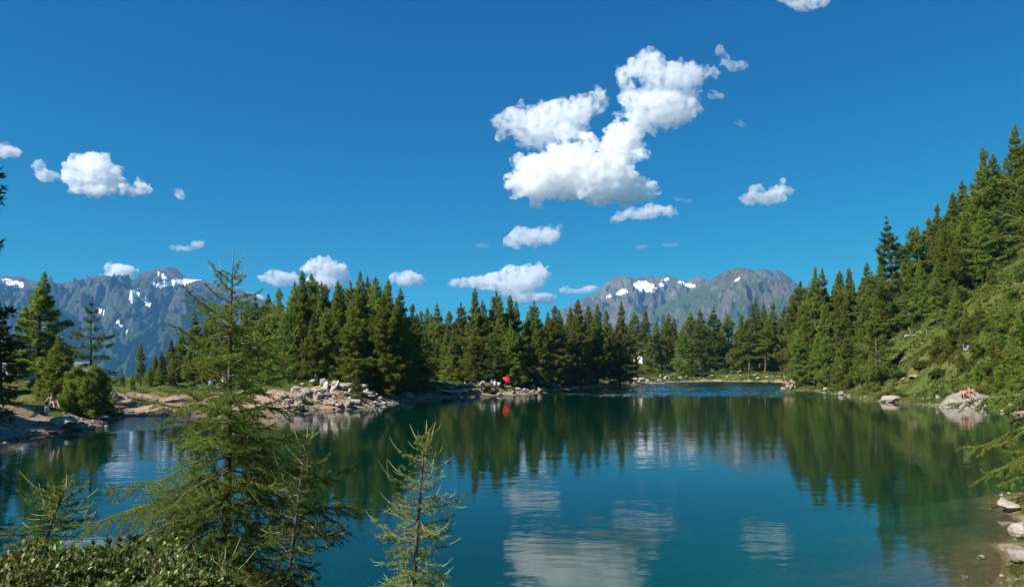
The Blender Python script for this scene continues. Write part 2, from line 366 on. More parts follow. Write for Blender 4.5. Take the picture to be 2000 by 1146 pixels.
lake_me = new_mesh('lake', np.concatenate([V, low, ctr]), T, 3, False); sm = np.zeros(len(T), bool); sm[:2*len(Q)] = True; lake_me.polygons.foreach_set('use_smooth', sm)
lake = link('lake', lake_me, m); tag(lake, 'still blue green mountain lake mirroring sky and trees', 'lake', kind='structure')

# ------------------------------------------------------------------ far mountains
def mount_mat(name, rock, green, gz0, gz1):
    m, nt, N, L, out = mat(name)
    g = N.new('ShaderNodeNewGeometry'); s3 = N.new('ShaderNodeSeparateXYZ'); L.new(g.outputs['Position'], s3.inputs[0])
    ns = N.new('ShaderNodeSeparateXYZ'); L.new(g.outputs['Normal'], ns.inputs[0])
    n1 = noise_n(N, L, g.outputs['Position'], 0.006, 8, 0.62); n2 = noise_n(N, L, g.outputs['Position'], 0.045, 8, 0.75)
    r = ramp_n(N, L, n1.outputs[0], [(0.3, tuple(c*0.5 for c in rock)), (0.5, rock), (0.68, tuple(c*1.5 for c in rock))])
    r2 = ramp_n(N, L, n2.outputs[0], [(0.36, 0.35), (0.58, 1.0)]); c = mix_n(N, L, 0.9, r.outputs[0], r2.outputs[0], 'MULTIPLY')
    gr = ramp_n(N, L, n2.outputs[0], [(0.3, tuple(c_*0.5 for c_ in green)), (0.65, green)])
    hgt = N.new('ShaderNodeMapRange'); L.new(s3.outputs[2], hgt.inputs[0]); hgt.inputs[1].default_value = gz1; hgt.inputs[2].default_value = gz0
    f = math_n(N, L, 'ADD', math_n(N, L, 'MULTIPLY', hgt.outputs[0], 0.75), math_n(N, L, 'MULTIPLY', math_n(N, L, 'SUBTRACT', n1.outputs[0], 0.5), 2.4))
    f = math_n(N, L, 'ADD', f, math_n(N, L, 'MULTIPLY', math_n(N, L, 'SUBTRACT', ns.outputs[2], 0.72), 0.9))
    f = ramp_n(N, L, f, [(0.24, 0), (0.42, 1)]).outputs[0]
    c = mix_n(N, L, f, c, gr.outputs[0])
    bsdf(N, L, out, c, 0.95, 0.1, bump_n(N, L, n2.outputs[0], 1.0, 40)); return m
M['mount_l'] = mount_mat('mount_left', (0.15,0.15,0.155), (0.085,0.14,0.05), 100, 560)
M['mount_b'] = mount_mat('mount_green', (0.27,0.225,0.165), (0.115,0.165,0.055), 200, 900)
M['mount_r'] = mount_mat('mount_right', (0.23,0.205,0.175), (0.10,0.155,0.05), 150, 640)
m, nt, N, L, out = mat('snow'); bsdf(N, L, out, (0.85,0.87,0.90), 0.7, 0.2); M['snow'] = m

def mountain(name, label, sil, d, mtl, snow=(), seed=1, slope=0.62, amp=1.0, ns=640, nd=250, foot=-330, spurs=()):
    sil = np.array(sil, float); pxs = np.linspace(sil[0,0], sil[-1,0], ns)
    ridge = np.interp(pxs, sil[:,0], sil[:,1])+0.7*fbm2(pxs*0.12, pxs*0+seed, 4, seed)
    X = (pxs-CX)/F*d; H = EYE+(HY-ridge)/F*d
    front = (H.max()-foot)/slope*1.15
    v = np.concatenate([-np.linspace(1, 0, 36)[:-1]**1.5*900, np.linspace(0, 1, nd)**1.35*front])   # distance toward the camera from the crest
    XX, VV = np.meshgrid(X, v); HH = np.broadcast_to(H, XX.shape)
    a = np.abs(VV)
    # spur crests run down from the summits: the fall line steepens between them
    wx = XX+90*fbm2(XX*0.0022, VV*0.0022, 3, seed+3)
    sp = ridged2(wx*0.0026, VV*0.0009, 5, seed+7)-1.0
    rg = ridged2(wx*0.0075, VV*0.005, 5, seed+9)-1.0
    prof = slope*a*(0.72+0.5*np.exp(-a/260))
    Z = HH-prof+amp*(sstep(0, 520, a)*(165*sp+10)+sstep(0, 150, a)*(66*rg)+sstep(0, 140, a)*(22*fbm2(XX*0.02, VV*0.014, 4, seed+5)+14*(ridged2(wx*0.020, VV*0.010, 3, seed+15)-1.0)))
    for (sx, sz, ln, w) in spurs:      # (pixel x, pixel y of its crest, how far forward, width)
        cx = (sx-CX)/F*d; cz = EYE+(HY-sz)/F*d
        q = cz-np.abs(VV-ln)*0.55-np.abs(XX-cx)*w+amp*28*rg
        Z = np.maximum(Z, np.where(VV > 40, q, -1e9))
    Z = np.minimum(Z, HH-0.10*a*np.exp(-a/700.0))
    Z = np.maximum(Z, foot-40)
    YY = d-VV
    V = np.stack([XX, YY, Z], -1).reshape(-1, 3); n_y, n_x = XX.shape
    ii = (np.arange(n_y-1)[:,None]*n_x+np.arange(n_x-1)[None,:]).ravel()
    Q = np.stack([ii, ii+n_x, ii+n_x+1, ii+1], -1)
    me = new_mesh(name, V, Q, 4, True)
    o = link(name, me, mtl); tag(o, label, 'mountain', kind='structure')
    # lasting snowfields: each a real sheet lying on the slope
    ctr = V[Q].mean(1); keepv = (d-ctr[:,1]) > 5
    qx = CX+F*ctr[:,0]/ctr[:,1]; qy = HY-F*(ctr[:,2]-EYE)/ctr[:,1]
    for (sx, sy, rx, ry, ang) in snow:
        ca, sa = math.cos(math.radians(ang)), math.sin(math.radians(ang))
        ex, ey = (qx-sx)*ca+(qy-sy)*sa, -(qx-sx)*sa+(qy-sy)*ca
        sel = keepv & (np.sqrt((ex/rx)**2+(ey/ry)**2)+0.38*fbm2(qx*0.09, qy*0.16, 3, 44) < 1)
        if sel.sum() < 3: continue
        used, inv = np.unique(Q[sel], return_inverse=True)
        s = link('snow_patch', new_mesh('snow_patch', V[used]+np.array([0,-2.5,4.0]), inv.reshape(-1,4), 4, True), M['snow'], o)
    return o
mountain('mountain', 'blue grey rocky mountain range with snow patches beyond the house', [(-420,600),(-260,560),(-120,552),(-20,541),(10,539),(45,540),(60,548),(100,553),(130,551),(165,547),(180,539),(200,537),(215,538),(228,546),(245,550),(262,545),(275,533),(300,527),(318,523),(335,521),(345,525),(357,536),(370,546),(395,547),(420,556),(470,566),(520,590),(600,622),(700,660),(800,700)],
         4600, M['mount_l'], [(345,553,42,6,-8),(318,541,14,4,35),(262,580,9,14,20),(288,592,5,8,-30),(30,555,22,6,12),(15,549,10,4,10),(412,551,12,3,15),(195,608,8,4,40),(300,556,10,3,30),(238,640,3,16,-40)], 3, 0.60, 1.0)
mountain('mountain', 'jagged grey mountain crest holding a bright snowfield', [(940,690),(1020,660),(1060,640),(1100,603),(1150,578),(1168,570),(1180,556),(1195,543),(1215,541),(1225,539),(1236,544),(1250,541),(1262,543),(1270,537),(1278,543),(1290,540),(1302,538),(1312,541),(1330,546),(1345,548),(1352,543),(1365,539),(1385,547),(1420,560),(1480,575),(1600,640)],
         5200, M['mount_r'], [(1258,560,21,9,12),(1215,572,12,5,-15),(1293,557,9,4,-20),(1345,558,12,4,10),(1300,548,6,3,-20),(1330,552,6,2,5),(1190,580,5,2,-10)], 9, 0.62, 1.0)
mountain('mountain', 'bluish rocky peaks peering from behind the rounded green summit', [(1400,600),(1450,560),(1470,545),(1482,530),(1492,525),(1500,527),(1508,531),(1516,527),(1525,529),(1533,536),(1540,540),(1550,549),(1580,570),(1640,600),(1720,640)],
         5050, M['mount_l'], [], 14, 0.8, 1.0, 220, 120)
mountain('mountain', 'rounded brown and green summit with a small snow spot', [(1130,700),(1190,650),(1250,618),(1300,592),(1345,572),(1375,556),(1400,539),(1415,531),(1430,524),(1445,522),(1462,524),(1475,531),(1490,540),(1510,549),(1535,561),(1570,572),(1620,590),(1700,620),(1800,660)],
         4300, M['mount_b'], [(1440,547,6,3,-20)], 22, 0.58, 0.85)

# ------------------------------------------------------------------ clouds (outside the haze, each a body of scattering droplets)
def cloud_mat(dens, k_):
    m, nt, N, L, out = mat('cloud')
    tc = N.new('ShaderNodeTexCoord'); n = noise_n(N, L, tc.outputs['Object'], 1/(15.0*k_), 6, 0.70)
    r = N.new('ShaderNodeMapRange'); L.new(n.outputs[0], r.inputs[0]); r.inputs[1].default_value = 0.43; r.inputs[2].default_value = 0.66
    r.inputs[3].default_value = 0.0; r.inputs[4].default_value = dens
    v = N.new('ShaderNodeVolumeScatter'); v.inputs['Color'].default_value = (1,1,1,1); v.inputs['Anisotropy'].default_value = 0.3
    L.new(r.outputs[0], v.inputs['Density'])
    L.new(v.outputs[0], out.inputs['Volume'])
    return m
def cloud(label, D, blobs, dens=0.03, seed=1, vox=2.0, rag=1.0, group='scattered fair weather clouds'):
    bm = bmesh.new(); r = np.random.default_rng(seed)
    cx0 = np.mean([q[0] for q in blobs]); cy0 = np.mean([q[1] for q in blobs])
    def ball(x, y, z, rx, ry, rz):
        bmesh.ops.create_icosphere(bm, subdivisions=2, radius=1.0, matrix=Matrix.Translation((x, y, z)) @ Matrix.Diagonal((rx, ry, rz, 1)))
    for (x, y, rx, ry) in blobs:
        dz = (rx+ry)*0.55
        ball(x-cx0, r.uniform(-0.25, 0.25)*dz, -(y-cy0), rx*1.16, dz*1.16, ry*1.16)
        for k in range(int(11*rag)):       # cauliflower lumps round each swelling
            a = r.uniform(0, 2*np.pi); q = r.uniform(0.75, 1.28); t = r.uniform(0.18, 0.36)
            ball(x-cx0+rx*q*math.cos(a), r.uniform(-0.7, 0.7)*dz, -(y-cy0)+ry*q*math.sin(a), rx*t, dz*t, ry*t)
    me = bpy.data.meshes.new('cloud'); bm.to_mesh(me); bm.free()
    o = bpy.data.objects.new('cloud', me); COL.objects.link(o)
    md = o.modifiers.new('r', 'REMESH'); md.mode = 'VOXEL'; md.voxel_size = vox
    dg = bpy.context.evaluated_depsgraph_get(); em = bpy.data.meshes.new_from_object(o.evaluated_get(dg))
    o.modifiers.clear(); o.data = em; bpy.data.meshes.remove(me)
    n = len(em.vertices); P = np.zeros(n*3, np.float32); em.vertices.foreach_get('co', P); P = P.reshape(-1,3).astype(float)
    Nn = np.zeros(n*3, np.float32); em.vertex_normals.foreach_get('vector', Nn); Nn = Nn.reshape(-1,3)
    h = 0; amp = 6.5
    for k, s_ in enumerate((22.0, 11.0, 5.5, 3.0)):
        h = h+amp*(np.abs(vnoise3(P/s_+seed*3.7, seed+k))*2-0.7); amp *= 0.62
    size = np.mean([min(q[2], q[3]) for q in blobs]); P = P+Nn*h[:,None]*min(1.0, size/22.0)
    w = np.stack([vnoise3(P/26.0+seed, 91+k) for k in range(3)], 1); P = P+w*4.0*min(1, size/18)
    k_ = D/F; P = P*k_
    em.vertices.foreach_set('co', P.astype(np.float32).ravel()); em.update()
    em.materials.clear(); em.materials.append(cloud_mat(dens*5500/D*(1.8 if D > 9000 else 1.3), k_))
    o.location = at(cx0, cy0, D)
    tag(o, label, 'cloud', group); return o
CL = [
 ('largest bright cumulus, broad heap with a tower leaning up', 5500, [(1022,362,22,22),(1060,348,48,40),(1118,332,62,50),(1175,348,66,46),(1228,368,46,26),(1262,382,22,10),(1195,300,24,34),(1213,268,32,30),(1243,250,22,26),(1240,280,18,18)], 0.045),
 ('ragged cloud just above the shoulder of the largest cumulus', 5600, [(980,238,18,14),(1012,236,32,26),(1055,246,46,34),(1098,228,46,30),(1142,208,32,20),(1170,192,16,14),(1050,272,36,14),(1110,255,30,18)], 0.024),
 ('tall ragged cloud topping the central cloud group', 5400, [(1222,152,16,24),(1262,134,36,26),(1308,156,46,28),(1348,148,32,15),(1382,141,20,8),(1234,190,24,20),(1270,190,36,22),(1290,216,64,30),(1335,196,28,26),(1300,234,48,11)], 0.024),
 ('torn hook-shaped wisp beside the topmost cloud', 5400, [(1405,98,9,12),(1417,116,10,12),(1432,130,13,9),(1452,130,9,6)], 0.02),
 ('tiny white puff below the hook-shaped wisp', 5400, [(1392,186,11,9),(1405,188,9,6)], 0.028),
 ('small two-humped cloud alone in the open sky beside the big group', 6000, [(1462,388,16,12),(1478,376,14,13),(1500,388,28,12),(1520,374,16,14),(1538,374,12,8)], 0.034),
 ('flat ragged cloud directly under the largest cumulus', 6500, [(1212,424,18,7),(1245,418,28,10),(1272,412,24,13),(1300,414,20,9)], 0.026),
 ('oval white cloud under the largest cumulus above the forest', 7500, [(1000,468,16,11),(1030,461,32,15),(1070,457,24,13),(1050,470,36,8)], 0.03),
 ('rounded cumulus with a trailing tail over the rocky range', 6000, [(172,322,38,20),(158,345,30,24),(200,340,32,24),(220,360,28,16),(245,372,24,11),(275,368,17,14),(195,374,40,9)], 0.036),
 ('small ragged puff beside the cumulus with a tail', 6000, [(78,328,13,12),(90,342,18,12),(102,342,12,8)], 0.026),
 ('half-seen cloud behind the overhanging branch tips', 6000, [(-10,292,24,12),(15,295,20,11),(34,298,9,6)], 0.03),
 ('tiny wispy puff beyond the tail of the cumulus', 6000, [(350,376,10,9),(356,384,8,6)], 0.018),
 ('thin streak of cloud above the snowy peak', 7500, [(345,483,12,5),(365,485,14,4),(388,477,13,7)], 0.02),
 ('white cloud rising from behind the rocky range', 9500, [(222,524,16,10),(240,530,20,14),(205,537,12,4),(232,542,24,10)], 0.04),
 ('grey-bellied cloud next to the tip of the big larch', 10500, [(516,540,14,6),(542,540,24,12),(566,546,22,11),(550,556,16,4)], 0.026),
 ('domed white cloud behind the highest larch tops', 10500, [(614,522,22,13),(640,522,28,16),(662,532,18,16),(640,548,36,18)], 0.034),
 ('small oval cloud hanging over the gap in the treetops', 10500, [(775,540,14,10),(795,543,24,13),(815,547,16,9)], 0.034),
 ('wide cumulus bank low over the forest', 10000, [(895,553,16,5),(935,550,30,11),(968,545,24,14),(1005,536,28,17),(1038,538,30,19),(1058,535,14,15),(1000,558,56,10),(1040,582,44,10),(1010,572,34,8)], 0.032),
 ('thin cloud strip next to the jagged crest', 10500, [(1106,567,14,6),(1130,569,18,5),(1152,565,18,6)], 0.024),
 ('cloud cut by the top of the sky', 4200, [(1535,-4,20,6),(1565,4,26,12),(1598,2,24,9),(1570,14,18,7)], 0.022),
 ('low cloud showing between larch and forest', 11000, [(480,577,18,7),(500,580,14,6)], 0.03),
 ('faint shred of cloud beside the flat ragged one', 6500, [(1328,388,9,4),(1344,392,9,4)], 0.012),
 ('faint shred of cloud next to the oval one', 7500, [(935,478,8,5),(948,480,7,4)], 0.012),
 ('pair of faint cloud shreds over the forest', 8000, [(1250,482,10,4),(1262,481,6,3)], 0.012),
 ('thin faint dash of cloud over the jagged crest', 8000, [(1302,477,9,3),(1316,478,9,3)], 0.012),
 ('faint shred of cloud below the tiny white puff', 5400, [(1442,238,8,5),(1452,243,7,4)], 0.010),
]
for i, (lb, D, bl, de) in enumerate(CL): cloud(lb, D, bl, de, seed=i+2)


# ------------------------------------------------------------------ conifers of the middle distance
def norm(a): return a/(np.linalg.norm(a, axis=-1, keepdims=True)+1e-9)
def blades(P, Dv, ln, wd, rng):
    """one narrow triangle per row: root P, direction Dv"""
    n = len(P); side = norm(np.cross(Dv, rng.normal(size=(n,3))))
    a = P-side*wd[:,None]*0.5; b = P+side*wd[:,None]*0.5; c = P+Dv*ln[:,None]
    return np.stack([a, b, c], 1).reshape(-1,3)
def conifer(seed, H=15.0, R=0.17, base=0.12, nb=150, power=0.85, droop=0.25, gap=0.0, dens=1.0, layer=0.0, tuft=0.30, irregular=0.25):
    rng = np.random.default_rng(seed); wood = MB(); Vs = []
    lean = rng.normal(0, 0.012, 2)
    def axis(h): return np.array([lean[0]*h+0.10*math.sin(h*0.45+seed), lean[1]*h+0.10*math.cos(h*0.38+seed), h])
    hs = np.linspace(0, H, 14); wood.tube([axis(h) for h in hs], np.maximum(0.016*H*(1-hs/H)**0.85, 0.02), 7)
    ts = np.sort(rng.random(nb))**0.78
    if layer > 0: ts = np.round(ts*layer)/layer+rng.normal(0, 0.006, nb)
    sect = 1+irregular*rng.normal(size=9)
    for i, t in enumerate(np.clip(ts, 0, 0.995)):
        h = H*(base+(1-base)*t); az = i*2.39996+rng.normal(0, 0.4)
        env = R*H*((1-t)**power)*(0.55+0.45*min(1, t/0.16+0.25))*max(0.4, sect[int(t*8.99)])
        Lb = max(0.10, env*rng.uniform(0.65, 1.12))
        if gap and rng.random() < gap*(1-t): Lb *= 0.35
        pitch = math.radians(-12+60*t**1.5+rng.normal(0, 8)); o = axis(h)
        s = np.linspace(0, 1, 6)
        hor = np.array([math.cos(az), math.sin(az), 0])
        pts = o+hor*(s*Lb*math.cos(pitch))[:,None]+np.array([0,0,1])*((s*math.sin(pitch)-droop*s**2*(1-t)+0.18*s**4)*Lb)[:,None]
        wood.tube(pts[[0,2,5]], [0.02+0.012*Lb, 0.015+0.006*Lb, 0.008], 3)
        n = max(5, int(30*Lb*dens)); u = rng.random(n)**0.5*0.85+0.15
        C = np.stack([np.interp(u, s, pts[:,k]) for k in range(3)], 1)
        lat = np.array([-math.sin(az), math.cos(az), 0]); wv = rng.normal(0, 1, n)*0.20*Lb*(1.12-u)
        C = C+lat*wv[:,None]+hor*(-np.abs(wv)*0.3)[:,None]; C[:,2] -= np.abs(rng.normal(0, 0.10, n))*(1+0.4*Lb)
        rep = 3; C = np.repeat(C, rep, 0)+rng.normal(0, 0.05, (n*rep,3))
        Dv = norm(hor*0.55+lat*np.sign(np.repeat(wv, rep))[:,None]*0.5+rng.normal(0, 0.55, (n*rep,3))+np.array([0,0,0.10]))
        k = n*rep; tf = tuft*(0.5+0.5*min(1, (1-t)*3)); Vs.append(blades(C, Dv, tf*rng.uniform(0.6, 1.3, k), 0.34*tf*rng.uniform(0.6, 1.2, k), rng))
    # the leader
    n = 60; C = np.stack([axis(h) for h in rng.uniform(0.9, 1.0, n)*H]); Dv = norm(rng.normal(0, 1, (n,3))+np.array([0,0,1.0]))
    Vs.append(blades(C, Dv, np.full(n, tuft*0.5), np.full(n, tuft*0.16), rng))
    V = np.concatenate(Vs)
    return wood.mesh('trunk', True), new_mesh('crown', V, np.arange(len(V)).reshape(-1,3))
KIN = {}
def kind(name, n, matname, **kw):
    KIN[name] = []
    for i in range(n):
        t, c = conifer(len(KIN)*40+i*7+3, **kw); t.materials.append(M['bark']); c.materials.append(M[matname]); KIN[name].append((t, c, kw.get('H', 15.0)))
kind('larch', 5, 'larch_mid', R=0.215, base=0.10, nb=220, power=0.80)
kind('slim', 3, 'larch_mid', R=0.165, base=0.14, nb=190, power=0.78)
kind('bare', 3, 'larch_mid', R=0.195, base=0.28, nb=150, power=0.72, gap=0.3)
kind('spruce', 2, 'spruce', R=0.20, base=0.05, nb=170, power=0.9, layer=17, droop=0.12)
kind('airy', 2, 'spruce', R=0.21, base=0.22, nb=80, power=0.8, layer=11, gap=0.25, dens=0.9, droop=0.2, tuft=0.24)
kind('young', 3, 'larch_mid', H=5.0, R=0.24, base=0.04, nb=95, power=0.9, tuft=0.17, dens=2.2)
kind('bush', 2, 'larch_mid', H=3.0, R=0.42, base=0.02, nb=80, power=0.7, tuft=0.16, dens=2.2)
TR = np.random.default_rng(77)
TREES = []
def tree(k, x, y, H, label, group, name=None, wide=1.0, v=None):
    v = int(TR.integers(len(KIN[k]))) if v is None else v
    t, c, H0 = KIN[k][v]; s = H/H0
    nm = name or {'spruce':'spruce_tree','airy':'spruce_tree','young':'young_larch_tree','bush':'young_larch_tree'}.get(k, 'larch_tree')
    wv_ = TR.uniform(0.88, 1.28); e = empty(nm, (x, y, gz(x, y)-0.12), TR.uniform(0, 6.28), (s*wide*wv_, s*wide*wv_, s))
    e.rotation_euler = (TR.normal(0, 0.02), TR.normal(0, 0.02), e.rotation_euler[2]); link('trunk', t, None, e); link('crown', c, None, e)
    tag(e, label, 'tree', group); TREES.append((x, y)); return e
KADJ = {'larch':'broad full','slim':'slim narrow','bare':'thin-crowned bare-stemmed','spruce':'dark layered','airy':'open','young':'young','bush':'bushy'}
def zone_tree(k, px, py, d, zone, group, spots, cut):
    """label from look, height class and the landmark next to it"""
    sp = [t for a, t in spots if px >= a][-1]
    nm = 'spruce' if k in ('spruce', 'airy') else 'larch'
    hc = 'reaching the skyline' if py < np.interp(px, [c[0] for c in cut], [c[1] for c in cut]) else 'with lower top'
    return tree_top(k, px, py, d, f"{KADJ[k]} {nm} {hc} {sp}", group)
def tree_top(k, px, py, d, *a, **kw):
    """a tree at distance d whose tip is seen at (px, py)"""
    x, y, z = at(px, py, d); return tree(k, x, y, max(1.2, z-gz(x, y)+0.1), *a, **kw)

# --- the stand behind the boulder shore
L1, G1 = 'tall dense larch in the dark stand behind the pale boulder pile', 'larches behind the boulder pile'
for px, py, d, k in [(525,585,96,'larch'),(616,540,94,'larch'),(640,555,92,'larch'),(668,556,90,'larch'),(690,548,92,'larch'),(720,540,92,'larch'),(750,556,92,'larch'),(580,556,96,'larch'),(770,580,82,'larch'),(610,620,79,'larch'),(665,615,80,'larch'),(790,610,86,'larch'),(545,562,92,'larch'),(572,548,88,'larch'),(592,529,84,'larch'),(608,534,90,'larch'),(628,548,86,'slim'),(655,547,84,'larch'),(680,566,94,'slim'),
                     (706,528,82,'larch'),(722,552,90,'larch'),(737,540,86,'slim'),(762,545,85,'larch'),(783,562,88,'slim'),(800,592,94,'larch'),(745,575,80,'larch'),(560,600,82,'larch'),(640,600,80,'larch'),(690,600,79,'larch'),(815,612,98,'larch'),(832,640,93,'spruce'),
                     (500,575,100,'spruce'),(520,572,104,'slim'),(480,590,104,'larch'),(450,600,104,'larch'),(415,612,104,'larch'),(378,608,98,'spruce'),(355,640,96,'larch'),(335,662,96,'larch'),(318,684,94,'spruce'),(400,630,92,'larch'),(440,640,92,'larch')]:
    zone_tree(k, px, py, d, '', G1, [(0, 'behind the brown beach'), (470, 'just beyond the big lakeside larch'), (555, 'directly behind the boulder pile'), (668, 'behind the little bright young larch'), (750, 'where the dark stand ends by the water')], [(0, 625), (500, 590), (560, 570), (800, 600)])
# --- the central stand on the headland by the red umbrella
L2, G2 = 'mid green larch in the central stand above the red umbrella', 'larches of the central headland'
for px, py, d, k in [(855,592,118,'slim'),(843,612,126,'larch'),(822,606,132,'larch'),(836,600,136,'slim'),(812,618,128,'larch'),(862,615,122,'larch'),(828,640,118,'larch'),(846,655,112,'larch'),(868,640,112,'slim'),(876,606,124,'bare'),(900,590,120,'larch'),(925,563,112,'larch'),(945,585,118,'slim'),(966,567,114,'larch'),(984,592,110,'larch'),(997,576,116,'larch'),(1012,588,120,'slim'),
                     (1044,586,118,'larch'),(1030,612,124,'larch'),(1062,607,128,'slim'),(1079,596,128,'larch'),(1000,622,108,'larch'),(925,640,106,'larch'),(885,640,108,'larch'),(1050,640,116,'larch'),(960,650,106,'spruce')]:
    zone_tree(k, px, py, d, '', G2, [(0, 'in the dip between dark stand and central stand'), (890, 'above the dark shore overhang'), (955, 'above the red umbrella'), (1025, 'where the central stand meets the rubble shore')], [(800, 615), (1100, 615)])
# --- the stand along the rubble shore
L3, G3 = 'slender larch in the row above the long rubble shore', 'larches along the rubble shore'
for px, py, d, k in [(1098,604,136,'slim'),(1115,600,142,'slim'),(1134,584,136,'larch'),(1152,596,142,'slim'),(1168,592,140,'slim'),(1186,604,150,'bare'),(1211,588,146,'larch'),(1228,625,158,'slim'),(1120,640,132,'larch'),(1165,640,138,'larch'),(1090,640,130,'bare'),(1200,640,144,'spruce')]:
    zone_tree(k, px, py, d, '', G3, [(0, 'at the start of the long rubble shore'), (1125, 'midway along the long rubble shore'), (1180, 'at the end of the long rubble shore')], [(1000, 612), (1250, 615)])
# --- far end of the lake
L4, G4 = 'larch with bare lower trunk at the meadow across the far bay', 'larches at the far meadow'
for px, py, d, k in [(1245,608,205,'bare'),(1262,606,212,'bare'),(1282,624,216,'slim'),(1300,612,214,'bare'),(1318,620,222,'slim'),(1334,634,206,'young'),(1352,610,218,'bare'),(1369,603,214,'slim'),(1389,594,212,'spruce'),(1404,622,220,'bare'),(1424,612,216,'bare'),(1444,616,218,'slim'),(1475,583,208,'slim'),
                     (1492,590,212,'slim'),(1509,589,206,'larch'),(1527,598,210,'slim'),(1545,600,204,'larch'),(1462,630,204,'bare'),(1290,650,226,'larch'),(1410,640,226,'larch'),(1550,575,200,'larch'),(1270,660,202,'young'),(1340,650,232,'larch'),(1380,645,230,'larch'),(1450,640,230,'larch'),(1500,625,228,'larch')]:
    zone_tree(k, px, py, d, '', G4, [(0, 'beside the white hut across the bay'), (1290, 'behind the shrubby meadow across the bay'), (1380, 'behind the walker on the far shore'), (1470, 'at the corner of the bay under the rounded summit')], [(1200, 627), (1560, 612)])
# --- the wooded hillside
L5, G5 = 'tall larch in the wood that climbs the steep hillside', 'larches on the hillside'
for px, py, d, k in [(1562,548,150,'larch'),(1576,560,140,'larch'),(1590,519,138,'larch'),(1611,523,140,'larch'),(1628,545,146,'slim'),(1643,528,140,'larch'),(1665,521,136,'larch'),(1688,512,136,'slim'),(1702,530,130,'larch'),(1716,497,128,'slim'),
                     (1745,422,112,'spruce'),(1770,442,118,'bare'),(1795,440,120,'slim'),(1815,425,122,'larch'),(1832,398,118,'larch'),(1858,375,114,'larch'),(1880,352,118,'slim'),(1907,288,104,'larch'),(1926,330,112,'slim'),(1945,296,110,'slim'),(1962,330,112,'larch'),(1985,243,104,'larch'),(2010,235,106,'larch'),(2040,225,104,'larch'),(2070,200,106,'larch'),
                     (1730,560,112,'larch'),(1690,580,114,'larch'),(1650,590,118,'larch'),(1610,590,122,'larch'),(1575,600,128,'larch'),(1845,440,104,'larch'),(1885,410,100,'larch'),(1920,400,98,'larch'),(1955,380,98,'spruce'),(1990,360,98,'larch'),(1800,500,106,'larch'),(1860,470,98,'larch'),(1830,505,98,'slim'),(1775,520,108,'larch'),(2020,380,94,'larch'),(2050,420,92,'larch')]:
    zone_tree(k, px, py, d, '', G5, [(0, 'behind the rock spit'), (1625, 'on the first rise of the wooded hillside'), (1735, 'around the dark spruce on the hillside'), (1825, 'high on the wooded hillside'), (1900, 'at the top of the wooded hillside')], [(1500, 575), (1740, 515), (1830, 425), (1990, 345)])
L6, G6 = 'smaller bright green larch on the lower edge of the hillside wood', 'young larches on the hillside edge'
for px, py, d, k in [(1560,640,122,'larch'),(1612,650,116,'larch'),(1655,640,105,'larch'),(1680,640,101,'slim'),(1712,578,96,'larch'),(1590,655,120,'slim'),(1635,680,108,'young'),(1700,690,94,'young')]:
    zone_tree(k, px, py, d, '', G6, [(0, 'on the shore by the rock spit'), (1630, 'on the shore below the wooded hillside'), (1690, 'on the shore beside the open grassy slope')], [(1500, 0), (1600, 0)])
L7, G7 = 'young larch growing on the open grassy slope above the sunbathers', 'young larches on the grassy slope'
for px, py, d, k in [(1868,560,86,'young'),(1885,600,82,'young'),(1912,585,84,'young'),(1940,515,90,'young'),(1935,600,78,'young'),(1962,590,74,'young'),(1905,640,78,'young'),(1978,640,70,'young'),(1945,665,70,'young'),(1990,700,62,'young'),(1960,715,66,'bush'),(1855,640,84,'bush'),(1915,700,74,'bush'),(1995,600,72,'young'),(1880,690,78,'bush'),(1835,655,86,'bush'),(1970,520,84,'young')]:
    zone_tree(k, px, py, d, '', G7, [(0, 'in the middle of the open grassy slope'), (1900, 'on the upper grassy slope'), (1930, 'above the sunbathers on the slope'), (1965, 'at the hillside above the shore rubble')], [(1500, 0), (1600, 0)])
# --- the left bank
tree_top('larch', 76, 528, 60, 'tall full conifer next to the white house on the left bank', 'conifers of the left bank', wide=1.45, v=2)
tree_top('airy', 172, 578, 56, 'open spruce with a bare stretch of trunk beside the inlet', 'conifers of the left bank', wide=1.15)
tree_top('spruce', 0, 585, 58, 'dark conifer standing in front of the white house', 'conifers of the left bank')
tree_top('young', 112, 655, 55, 'young conifer between the full conifer and the open spruce', 'conifers of the left bank', wide=1.2)
L8, G8 = 'low bushy conifer at the foot of the open spruce', 'bushy conifers by the inlet'
for px, py, d in [(150,716,54),(185,712,55),(170,735,53),(205,728,55),(90,720,56),(135,740,53),(120,730,57)]: tree_top('bush', px, py, d, L8, G8)
L9, G9 = 'small dark conifer behind the brown beach', 'conifers behind the beach'
for px, py, d, k in [(274,670,84,'slim'),(302,690,88,'larch'),(238,722,82,'young'),(258,728,80,'young'),(290,715,82,'young'),(312,700,86,'larch'),(340,690,90,'larch'),(370,670,92,'larch')]: tree_top(k, px, py, d, L9, G9)
tree_top('young', 697, 726, 72, 'little bright young larch standing at the end of the boulder pile', 'lone young larch', wide=1.1)
